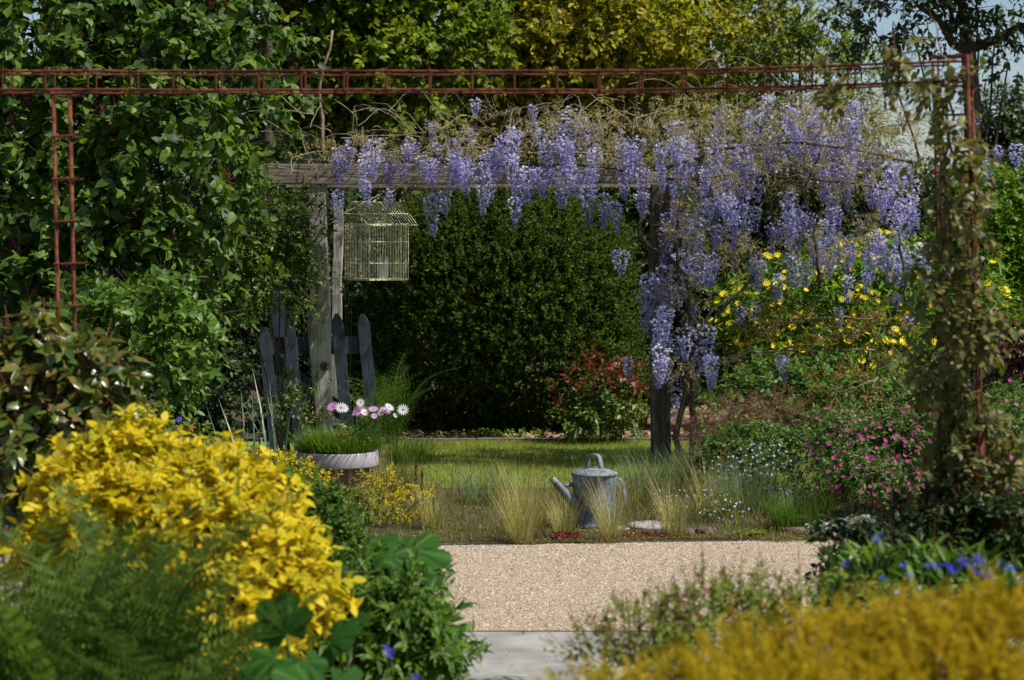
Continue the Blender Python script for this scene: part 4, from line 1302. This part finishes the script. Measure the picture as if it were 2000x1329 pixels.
FG = 'clumps of feather grass in the dry bed'
for (px, py, n, h, w_, lb) in ((1015, 1062, 260, .40, .0028, 'feather grass clump left of the watering can'), (1040, 1050, 160, .36, .0028, 'wispy feather grass clump close to the spout of the watering can'),
                        (1193, 1057, 210, .36, .0028, 'tall feather grass clump in front of the watering can'), (1100, 1052, 200, .24, .003, 'short green grass tuft under the spout of the watering can'),
                        (1315, 1050, 180, .34, .0028, 'feather grass clump right of the stone slab'), (1380, 1020, 150, .38, .0028, 'pale feather grass clump below the wisteria trunks'),
                        (850, 1035, 200, .26, .003, 'low feather grass tuft at the left of the dry bed')):
    clump('feather_grass', lb, 'ornamental grass', px, F * H / (py - HZ), n, h, w_, 'feather', rad=.06, lean=.34, tpl=BLADE, group=FG)
for (px, py, n, h, m_, lb) in ((940, 985, 300, .25, 'greygrass', 'grey green grass tuft in the middle of the bed behind the feather grass'), (1270, 975, 500, .30, 'greygrass', 'blue green rounded grass mound just right of the watering can'),
                         (1350, 960, 400, .28, 'greygrass', 'grey green mound below the right pergola post'), (760, 975, 350, .3, 'meadow', 'tall straw coloured grasses right of the planter'),
                         (1450, 1005, 500, .3, 'greygrass', 'grey green grasses under the pale blue flowers'), (1560, 1035, 700, .22, 'penst', 'dense green tufted mound behind the silver mat'),
                         (1650, 985, 400, .3, 'penst', 'green grass tuft in front of the magenta geraniums'), (800, 910, 400, .24, 'penst', 'fresh green upright grass beside the planter at the lawn edge'),
                         (700, 1010, 300, .22, 'meadow', 'dry grass tuft in front of the planter'), (1240, 1000, 200, .2, 'meadow', 'dry grass tuft behind the stone slab')):
    clump('grass_tuft', lb, 'grass', px, F * H / (py - HZ), n, h, .0042, m_, rad=.16, lean=.55, group='grass tufts in the dry bed')

# alliums / leeks
for (px, py, n, lb) in ((548, 985, 18, 'blue green allium leaves standing left of the planter'), (492, 990, 14, 'second allium clump left of the tallest blue green leaves'), (445, 985, 9, 'thin allium clump nearest the leafy shrub')):
    clump('allium', lb, 'allium', px, F * H / (py - HZ), n, .74 if px > 520 else .6, .02, 'allium', rad=.07, lean=.35, group='allium clumps left of the planter')

# yellow low cover by the planter
def cover(name, label, cat, lobes, n, ll, mat, fl=None, nfl=0, fs=.01, tpl=LEAF, nl=7, tl=.08, bpx=None, bD=None, fn='flower', ftpl=FLOWER, parts=0, **kw):
    c0 = lobes[0][0]
    t = thing(name, label, cat, (c0[0], c0[1], 0))
    p, u = lobe_points(lobes, n, rmin=.2, rough=.25, front=.4, minz=.01)
    pos, d, nn, sz, td, Lg = twig_leaves(p, u, nl, tl, ll, **kw)
    put_leaves(t, pos, d, nn, sz, tpl, M[mat], parts)
    put_twigs(t, p, td, Lg, .0012, M['stem'])
    bot = p[p[:, 2] < np.percentile(p[:, 2], 60)]
    q = min(30, len(p))
    sel = rng.choice(len(p), q, replace=False)
    g = Geo()
    for i in sel:
        b = np.array([c0[0] * .5 + p[i, 0] * .5, p[i, 1] * .7 + c0[1] * .3, 0])
        g.tube([b, (b + p[i]) / 2 + [0, 0, .02], p[i]], .002, 4)
    g.build('stem_mass', M['stem'], t, kind='stuff')
    if fl:
        p, u = lobe_points(lobes, nfl * 6, rmin=.9, rough=.2, front=.85)
        sel = pick_front(p, (.5 + rng.random(len(p))) * p[:, 1], nfl, cell=11)
        flowers(t, p[sel] + u[sel] * .03, nrm(u[sel] * .5 + [.1, -.55, .6] + rng.normal(size=(len(sel), 3)) * .3), fs * rng.uniform(.75, 1.25, len(sel)), fl, ftpl, fn)
    return t


cover('yellow_groundcover', 'low bright yellow ground cover left of the planter', 'ground cover', [lobe(520, 915, 12.2, 100, 30), lobe(430, 900, 12.3, 70, 30), lobe(590, 950, 11.9, 70, 30)], 700, .022, 'golden', tpl=SMALL)
cover('yellow_groundcover', 'loose yellow flowering plant below the right side of the planter', 'ground cover', [lobe(740, 950, 12.3, 50, 40), lobe(790, 980, 12.0, 70, 28), lobe(700, 985, 12, 50, 25)], 260, .018, 'golden', tpl=SMALL)
cover('blue_geranium', 'green plant with blue flowers behind the golden shrub', 'flower', [lobe(340, 870, 10, 90, 50), lobe(400, 910, 10, 60, 40), lobe(280, 840, 10.2, 60, 50)], 200, .04, 'mid', 'blue', 14, .016, parts=0)
cover('purple_salvia', 'low plant with dull purple flower heads below the planter', 'flower', [lobe(700, 985, 11.8, 60, 25)], 80, .03, 'mid', 'smoke', 12, .014)
for (px, py, h, lb) in ((824, 1000, .24, 'dark red flower spike right of the planter'), (812, 1000, .3, 'brown red flower spike behind the dark red one')):
    D = F * H / (py - HZ)
    t = thing('flower_spike', lb, 'flower', base(px, D))
    b = np.array(base(px, D))
    Geo().tube([b, b + [.005, 0, h * .6], b + [0, 0, h]], .003, 5).build('stem', M['redstem'], t)
    z = rng.uniform(.35, 1, 90) * h
    dd_ = nrm(rng.normal(size=(90, 3)) + [0, 0, .5])
    Geo().inst(SMALL, frames(dd_, rng.normal(size=(90, 3)), np.full(90, .014)), b + np.stack([z * 0, z * 0, z], 1)).build('floret_mass', M['purpleleaf'], t, kind='stuff')
cover('red_houseleek', 'small red succulent rosettes at the path edge below the watering can', 'succulent', [lobe(1105, 1052, 11.45, 30, 7, 22)], 160, .026, 'redcarp', tpl=NARROW, nl=5, tl=.03)
cover('lime_sedum', 'lime green mat on the path edge between the stones', 'ground cover', [lobe(1465, 1047, 11.6, 45, 7, 25)], 350, .014, 'sedum', tpl=SMALL, nl=6, tl=.025)
cover('snow_in_summer', 'silver leaved mat with white flowers beside the dark purple stone', 'ground cover', [lobe(1630, 1036, 11.6, 52, 13, 40), lobe(1680, 1026, 11.7, 40, 12, 40)], 650, .022, 'silver', 'white', 26, .012, tpl=NARROW, nl=7, tl=.035)
cover('forget_me_not', 'airy plant with a cloud of tiny pale blue flowers under the pink brown haze', 'flower', [lobe(1490, 920, 12.8, 75, 50), lobe(1560, 950, 12.5, 60, 50), lobe(1430, 940, 13, 60, 50)], 260, .028, 'gerleaf', 'paleblue', 280, .0085, tpl=NARROW)
cover('forget_me_not', 'low straggly pale blue flowers on the bed right of the watering can', 'flower', [lobe(1350, 985, 12.3, 70, 25), lobe(1410, 1000, 12.2, 50, 25)], 110, .022, 'mid', 'paleblue', 100, .008, tpl=NARROW)
cover('leafy_perennial', 'leafy green perennial between the pink brown haze and the geraniums', 'plant', [lobe(1470, 860, 13.4, 90, 45), lobe(1400, 880, 13.5, 50, 40), lobe(1540, 880, 13.3, 60, 40)], 300, .04, 'gerleaf')
cover('magenta_geranium', 'broad mound of green leaves with magenta flowers left of the vine covered leg', 'geranium', [lobe(1700, 880, 12.4, 120, 70), lobe(1640, 850, 12.7, 70, 50), lobe(1790, 860, 12.4, 90, 60), lobe(1740, 950, 11.9, 100, 50), lobe(1660, 930, 12, 60, 45)],
      1500, .034, 'gerleaf', 'magenta', 300, .017, tl=.09)
cover('magenta_geranium', 'green geranium mound with few flowers right of the vine covered leg', 'geranium', [lobe(1950, 860, 12, 90, 90), lobe(1960, 980, 11.5, 80, 80), lobe(1990, 800, 12.5, 60, 50)],
      800, .034, 'gerleaf', 'magenta', 20, .017, tl=.09)

# pink-brown haze: very fine branching
t = thing('smoke_haze_grass', 'pinkish brown hazy mound of very fine seed heads right of the wisteria trunks', 'ornamental grass', base(1450, 13.9))
b = base(1450, 13.9)
pos, Mx = blades(b, .12, 1500, .48, .0018, lean=.9, tpl=BLADE)
Geo().inst(BLADE, Mx, pos).build('blade_tuft', M['smoke'], t, kind='stuff')
p, u = lobe_points([lobe(1440, 815, 13.9, 90, 50), lobe(1520, 800, 14, 60, 40), lobe(1380, 840, 13.8, 50, 40)], 900, rmin=.1, rough=.2, front=.2)
pos, d, nn, sz, td, Lg = twig_leaves(p, u, 10, .12, .018, jit=1)
put_leaves(t, pos, d, nn, sz, NARROW, M['smoke'], wid=.45, name='seed_haze')

# beyond the lawn
cover('yellow_daisy_shrub', 'bank of yellow daisies behind the wires right of the wisteria post', 'flower', [lobe(1600, 600, 18.5, 190, 110), lobe(1720, 560, 18.5, 120, 110), lobe(1480, 640, 18.3, 90, 80), lobe(1650, 700, 18.3, 180, 90)],
      1500, .09, 'farhedge', 'yellow', 260, .038, tpl=LANCE, tl=.22, ftpl=FLOWER8)
cover('yellow_daisy_shrub', 'small group of yellow daisies seen right of the vine covered leg', 'flower', [lobe(1935, 560, 17.5, 30, 50), lobe(1920, 620, 17.5, 60, 90)], 120, .08, 'farhedge', 'yellow', 20, .046, tpl=LANCE, tl=.2, ftpl=FLOWER8)
cover('leafy_border', 'mixed low green border under the yellow daisies', 'plant', [lobe(1500, 780, 17.5, 130, 60), lobe(1680, 800, 17, 150, 70), lobe(1830, 780, 17, 120, 80), lobe(1560, 740, 17.8, 130, 50)], 1000, .07, 'gerleaf', tl=.15)
cover('red_leaved_shrub', 'dark red leaved shrub at the right edge under the pale blue flowers', 'shrub', [lobe(1960, 710, 14, 60, 60), lobe(2000, 690, 14, 50, 50)], 300, .045, 'purpleleaf', tl=.14)
cover('blue_flowered_shrub', 'pale blue flowering bush above the dark red leaved shrub', 'shrub', [lobe(1970, 690, 15, 70, 45), lobe(1940, 670, 15.2, 40, 30)], 260, .035, 'gerleaf', 'paleblue', 120, .014)
cover('young_red_rose', 'rose bush with coppery red new shoots at the foot of the round hedge', 'rose', [lobe(1165, 790, 17.2, 75, 60), lobe(1130, 820, 17.1, 50, 40), lobe(1200, 810, 17.2, 55, 45)], 260, .055, 'roseleaf', tl=.16)
t = cover('red_rose_shoots', 'coppery red young leaves topping the rose bush at the hedge foot', 'rose', [lobe(1180, 720, 17.2, 55, 28), lobe(1110, 760, 17.1, 28, 22), lobe(1215, 740, 17.2, 30, 35), lobe(1150, 745, 17.2, 40, 22)], 75, .055, 'redleaf', tl=.14)
cover('ivy', 'light green ivy creeping along the hedge foot behind the kerb', 'ivy', [lobe(960, 856, 17.65, 70, 9, 30), lobe(1040, 856, 17.65, 50, 7, 30), lobe(870, 858, 17.65, 50, 7, 30)], 260, .035, 'farhedge', nl=5, tl=.06, tpl=HEART)
clump('daffodil_leaves', 'green strap leaves growing in the mulch left of the right pergola post', 'plant', 1250, 18.6, 26, .33, .018, 'farhedge', rad=.06, lean=.5)
cover('climbing_shoots', 'small leafy rose shoots right of the left pergola post', 'climbing rose', [lobe(672, 560, 15.5, 22, 30), lobe(600, 660 + 100, 15.3, 50, 40), lobe(560, 800, 15.2, 70, 50), lobe(640, 830, 15.2, 40, 30), lobe(590, 450, 15.35, 18, 40)], 80, .04, 'roseleaf', tl=.12)

# ------------------------------------------------------------------ ferns
def frond_mesh(mat, npair=26, seed=1, pin=9):
    r = np.random.default_rng(seed)
    g = Geo()
    N = npair
    ys = np.linspace(.1, .99, N)
    arc = lambda y: np.array([0, y, .25 * math.sin(y * 1.7) - .35 * y ** 3])
    g.tube([arc(v) for v in np.linspace(0, 1, 10)], np.linspace(.006, .001, 10), 4, rnd=.2)
    for y in ys:
        ln = .24 * math.sin(min(1, (y + .05) * 1.15) * math.pi * .93) ** .75 * (1.05 - .25 * y)
        if ln < .01:
            continue
        for sg in (-1, 1):
            b = arc(y)
            dp_ = nrm(np.array([sg, .38 + .2 * y, -.1 + r.normal() * .05]))
            tt = np.linspace(.08, .96, pin)
            pos = b + dp_ * (tt * ln)[:, None] + np.array([0, 0, -.35]) * ((tt * ln) ** 2)[:, None]
            pl_ = ln * .175 * (1 - tt ** 1.6 * .8) + .002
            for s2 in (-1, 1):
                perp = nrm(np.cross(dp_, [0, 0, 1])) * s2
                dd_ = nrm(perp + dp_ * .45)[None].repeat(pin, 0)
                g.inst(SMALL, frames(dd_, np.array([[0, 0, 1.]]).repeat(pin, 0), pl_ * .8, pl_ * 1.5, pl_), pos, np.full(pin, .1 + .8 * r.random()))
    return g.mesh('frond', mat, smooth=True)


def fern(label, px, D, n, ln, lean, mesh, group=None, face=None):
    b = base(px, D)
    t = thing('fern', label, 'fern', b, group)
    for i in range(n):
        a = 2 * math.pi * i / n + rng.normal() * .25
        le = lean * (.5 + .7 * rng.random())
        d = nrm(np.array([math.cos(a) * le, math.sin(a) * le, 1]))
        o = nrm(np.array([math.cos(a), math.sin(a), 0]))
        l_ = ln * (.75 + .4 * rng.random())
        Mx = frames(d[None], -(-o)[None] * -1.0, [l_ * (1 if rng.random() < .5 else .9)], [l_], [l_])[0]
        part_at('frond', mesh, t, Mx, np.array(b) + o * .04)
    return t


FR = frond_mesh(M['fern'], 20, 1, 8)
FRs = frond_mesh(M['fern'], 18, 2, 5)
FGp = 'large ferns in the left foreground'
fern('big lacy fern filling the bottom left corner in front of the golden shrub', 140, 5.2, 11, .98, .45, FR, FGp)
fern('second lacy fern behind the corner fern with upright fronds', 270, 5.3, 9, .94, .42, FR, FGp)
fern('fern leaning into the golden shrub at the bottom left centre', 350, 5.1, 8, .78, .5, FR, FGp)
fern('fern at the very left edge of the foreground', 30, 5.3, 11, .98, .42, FR, FGp)
fern('shaded fern growing behind the planter against the round hedge', 765, 17.0, 12, .75, .6, FRs, 'ferns at the hedge foot')
fern('small pale fern frond group between the planter flowers and the gate', 722, 14.8, 5, .72, .25, FRs, 'ferns at the hedge foot')

# ------------------------------------------------------------------ foreground left
gl = [lobe(240, 905, 6.4, 62, 52), lobe(330, 935, 6.4, 80, 48), lobe(420, 970, 6.3, 90, 58), lobe(160, 955, 6.3, 62, 50), lobe(505, 1015, 6.2, 62, 50), lobe(410, 1070, 6.0, 125, 85), lobe(260, 1030, 6.1, 115, 85),
      lobe(535, 1100, 5.9, 58, 62), lobe(575, 1160, 5.85, 50, 50), lobe(470, 1190, 5.8, 110, 85), lobe(390, 1270, 5.8, 110, 80), lobe(150, 1080, 6.2, 70, 80)]
shrub('golden_shrub', 'golden yellow leaved shrub filling the left foreground behind the ferns', 'shrub', 330, 6.1, gl, 1600, 10, .12, .05, 'golden', LEAF,
      parts=300, r0=.008, smat='stem', nst=10, wid=1.25, droop=.3, leafup=.7, rough=.2)
shrub('green_border_shrub', 'dark green small leaved shrub between the golden shrub and the gravel path', 'shrub', 640, 7.9,
      [lobe(620, 1010, 7.9, 60, 50), lobe(660, 1070, 7.8, 80, 60), lobe(690, 1130, 7.6, 80, 60), lobe(610, 1100, 7.8, 70, 80), lobe(570, 960, 8, 40, 30)],
      620, 9, .1, .035, 'penst', LEAF, parts=120, r0=.006, smat='stem')
shrub('lance_leaved_plant', 'bushy plant with narrow dark green leaves and violet flowers at the bottom centre left', 'plant', 760, 6.5,
      [lobe(730, 1180, 6.6, 80, 60), lobe(790, 1210, 6.5, 80, 70), lobe(740, 1270, 6.4, 110, 80), lobe(830, 1300, 6.4, 60, 60), lobe(680, 1250, 6.5, 90, 80), lobe(760, 1150, 6.7, 40, 40)],
      420, 11, .15, .06, 'penst', LANCE, parts=240, r0=.006, smat='stem', up=.7, spread=.8, wid=1.25)
pv = thing('violet_flowers', 'two small violet flowers among the narrow dark leaves at the bottom', 'flower', base(760, 6.3))
pts = np.array([P(756, 1268, 6.1), P(762, 1278, 6.08), P(812, 1325, 6.1)])
flowers(pv, pts, nrm(np.array([[0, -1, .6]] * 3)), .016, 'blue')
for q in pts:
    Geo().tube([[q[0], q[1] + .1, 0], q + [0, .02, -.1], q], .0015, 4).build('stalk', M['stem'], pv)

def lobed_leaf(mat, nl=5, seed=0):
    r = np.random.default_rng(seed)
    n = 60
    V, fs, rn = [(0, 0, 0)], [], []
    for ring, f in enumerate((.35, .68, 1.0)):
        for i in range(n + 1):
            a = -math.pi / 2 + math.radians(25) + (2 * math.pi - math.radians(50)) * i / n
            lob = .70 + .36 * abs(math.cos((i / n) * math.pi * nl)) ** .55 + (.035 if i % 2 else -.03) + .02 * r.normal()
            rr = f * (lob if f > .5 else .9)
            vein = math.cos((i / n) * math.pi * nl * 2)
            V.append((rr * math.cos(a) * .62, .25 + rr * math.sin(a) * .62 - .25 * (1 - f), .1 * f * f * -1 + (.014 * f * vein + .06 * math.sin(a * 2 + 1) * f * f + r.normal() * .008)))
    for i in range(n):
        fs.append((0, 1 + i, 2 + i))
        ph = ((i + .5) / n * nl) % 1.0
        vn = .95 if min(ph, 1 - ph) < .045 else .1 + .45 * r.random()
        rn += [vn] * 3
        for k in range(2):
            a = 1 + k * (n + 1) + i
            fs.append((a, a + n + 1, a + n + 2, a + 1))
    return Geo().add(V, fs, np.array(rn)).mesh('leaf', mat, smooth=True)


LB = [lobed_leaf(M['squash'], 5, 1), lobed_leaf(M['squash'], 6, 2)]
def big_leaf_plant(name, label, px, D, specs):
    t = thing(name, label, 'plant', base(px, D))
    b = np.array(base(px, D))
    for i, (x_, y_, dd_, s_, dx, dz, ny) in enumerate(specs):
        T = P(x_, y_, dd_)
        nv = nrm(np.array([dx * .3, -ny, 1 - .3 * ny]))
        dv = nrm(np.array([dx, -.3, dz]))
        Mx = frames(dv[None], nv[None], [s_], [s_], [s_])[0]
        part_at('leaf', LB[i % 2], t, Mx, T)
        Geo().tube(spline([b + rng.normal(size=3) * [.03, .03, 0], (b + T) / 2 + [0, 0, .1], T], 8, .004), [.006, .006, .005, .005, .005, .004, .004, .004], 6).build('leaf_stalk', M['stem'], t, smooth=True)
    return t


big_leaf_plant('mallow', 'plant with large lobed matt green leaves in front of the golden shrub', 600, 5.2,
               [(560, 1240, 5.1, .125, -.2, .7, 1.0), (645, 1255, 5.15, .105, .6, .4, .6), (535, 1285, 5.0, .10, -.7, -.4, .7), (650, 1335, 5.0, .12, .5, -.3, .8), (595, 1290, 5.05, .085, .2, -.5, .5), (700, 1215, 5.3, .045, .6, .3, .7), (610, 1345, 4.95, .12, -.5, .2, .6)])
big_leaf_plant('big_leaved_seedling', 'plant with broad folded green leaves reaching over the gravel', 760, 6.8,
               [(800, 1075, 6.6, .16, 1.0, -.35, .75), (735, 1082, 6.65, .16, .9, .0, .7), (760, 1085, 6.5, .12, .6, -.6, .8), (770, 1080, 6.8, .11, -.8, .2, .6)])

# ------------------------------------------------------------------ foreground right
cl = [lobe(1330, 1390, 3.6, 120, 75), lobe(1460, 1355, 3.6, 130, 100), lobe(1620, 1320, 3.6, 150, 105), lobe(1790, 1300, 3.6, 150, 110), lobe(1950, 1290, 3.5, 150, 115), lobe(1550, 1420, 3.4, 250, 130), lobe(1850, 1420, 3.4, 250, 150), lobe(1160, 1390, 3.7, 90, 60)]
t = thing('golden_conifer', 'golden feathery conifer across the bottom right corner', 'conifer', base(1600, 3.6))
limbs(t, base(1600, 3.6), cl, .012, M['bark'], n=8)
p, u = lobe_points(cl, 4200, rmin=.45, rough=.25, front=.5, clumps=22)
pos, d, nn, sz, td, Lg = twig_leaves(p, u, 14, .06, .013, up=.45, jit=.6, spread=.7, droop=.0)
put_leaves(t, pos, d, nn, sz, NARROW, M['conifer'])
put_twigs(t, p, td, Lg, .0016, M['conifer'], 'spray_mass')
shrub('small_leaved_shrub', 'loose shrub with small olive leaves and red stems at the path corner', 'shrub', 1350, 5.2,
      [lobe(1260, 1250, 5.3, 100, 50), lobe(1380, 1220, 5.3, 90, 50), lobe(1460, 1200, 5.4, 80, 45), lobe(1220, 1300, 5.2, 100, 50), lobe(1370, 1290, 5.2, 140, 60), lobe(1560, 1200, 5.4, 80, 40)],
      330, 12, .12, .022, 'mid', LEAF, parts=0, r0=.004, smat='redstem', up=1.1, jit=.3, twr=.0013)
sg = [(1410, 1110, 1215), (1450, 1150, 1240), (1300, 1170, 1260), (1230, 1170, 1260), (1345, 1160, 1240), (1180, 1215, 1290), (1475, 1120, 1210)]
t = thing('upright_shoots', 'thin reddish seed stems rising from the small leaved shrub over the gravel', 'plant', base(1350, 5.5))
for (x_, y0, y1) in sg:
    a, b = P(x_, y1, 5.45), P(x_ + rng.normal() * 8, y0, 5.45)
    Geo().tube([[a[0], a[1], 0], a, (a + b) / 2 + [.004, 0, 0], b], [.002, .002, .0015, .001], 4).build('stem', M['redstem'], t)
    q = 16
    f = rng.random(q)[:, None]
    pp = a + (b - a) * f
    Geo().inst(LEAF, frames(nrm(rng.normal(size=(q, 3)) + [0, 0, .8]), rng.normal(size=(q, 3)) + [0, 0, .5], np.full(q, .014), np.full(q, .02), np.full(q, .02)), pp).build('foliage', M['mid'], t, kind='stuff')

# cornflowers
CR = [lobe(1760, 1190, 5.8, 120, 45), lobe(1880, 1185, 5.8, 110, 40), lobe(1960, 1190, 5.7, 60, 40), lobe(1680, 1190, 5.9, 60, 40)]
t = thing('cornflower_plant', 'mountain cornflowers with blue fringed flowers above lance leaves at the right', 'flower', base(1830, 6.0))
p, u = lobe_points(CR, 230, rmin=.2, rough=.2)
pos, d, nn, sz, td, Lg = twig_leaves(p, u, 6, .12, .09, up=1.2, droop=.15, spread=.6)
put_leaves(t, pos, d, nn, sz, LANCE, M['penst'], 120)
put_twigs(t, p, td, Lg, .002, M['stem'])
CORN = tpl_flower(11, w=.35, cup=.45)
cm = Geo().add(CORN[0], CORN[1], 0.0).add(CORN[0] * [.6, .6, 1.1], CORN[1], .3).mesh('flower', M['blue'])
for (x_, y_, s_) in ((1715, 1058, 20), (1650, 1108, 14), (1880, 1105, 24), (1910, 1102, 26), (1850, 1112, 18), (1865, 1120, 20), (1955, 1112, 20), (1975, 1116, 16), (1925, 1128, 22), (1940, 1135, 16), (1765, 1110, 14), (1830, 1112, 16),
                     (1775, 1130, 14), (1725, 1135, 12), (1990, 1142, 14), (1900, 1120, 18), (1670, 1175, 10), (1815, 1110, 14)):
    D = 5.45 + rng.random() * .2
    T = P(x_, y_ - 4, D)
    nz = nrm(np.array([rng.normal() * .4, -.7, .8]))
    sdv = nrm(np.cross(nz, rng.normal(size=3)))
    part_at('flower', cm, t, np.stack([sdv, np.cross(nz, sdv), nz], -1) * s_ * D / F * .72, T)
    Geo().tube(spline([[T[0] + rng.normal() * .05, D + .05, 0], T + [0, .03, -.2], T - nz * .002], 6, .003), .002, 4).build('stalk', M['stem'], t)
cover('small_blue_flowers', 'scattered tiny pale blue flowers between the cornflowers and the golden conifer', 'flower', [lobe(1700, 1190, 5.4, 130, 30), lobe(1820, 1190, 5.4, 130, 30), lobe(1480, 1180, 5.6, 120, 30)], 120, .028, 'mid', 'paleblue', 38, .0075)

# shaded shrub under the arch's right leg
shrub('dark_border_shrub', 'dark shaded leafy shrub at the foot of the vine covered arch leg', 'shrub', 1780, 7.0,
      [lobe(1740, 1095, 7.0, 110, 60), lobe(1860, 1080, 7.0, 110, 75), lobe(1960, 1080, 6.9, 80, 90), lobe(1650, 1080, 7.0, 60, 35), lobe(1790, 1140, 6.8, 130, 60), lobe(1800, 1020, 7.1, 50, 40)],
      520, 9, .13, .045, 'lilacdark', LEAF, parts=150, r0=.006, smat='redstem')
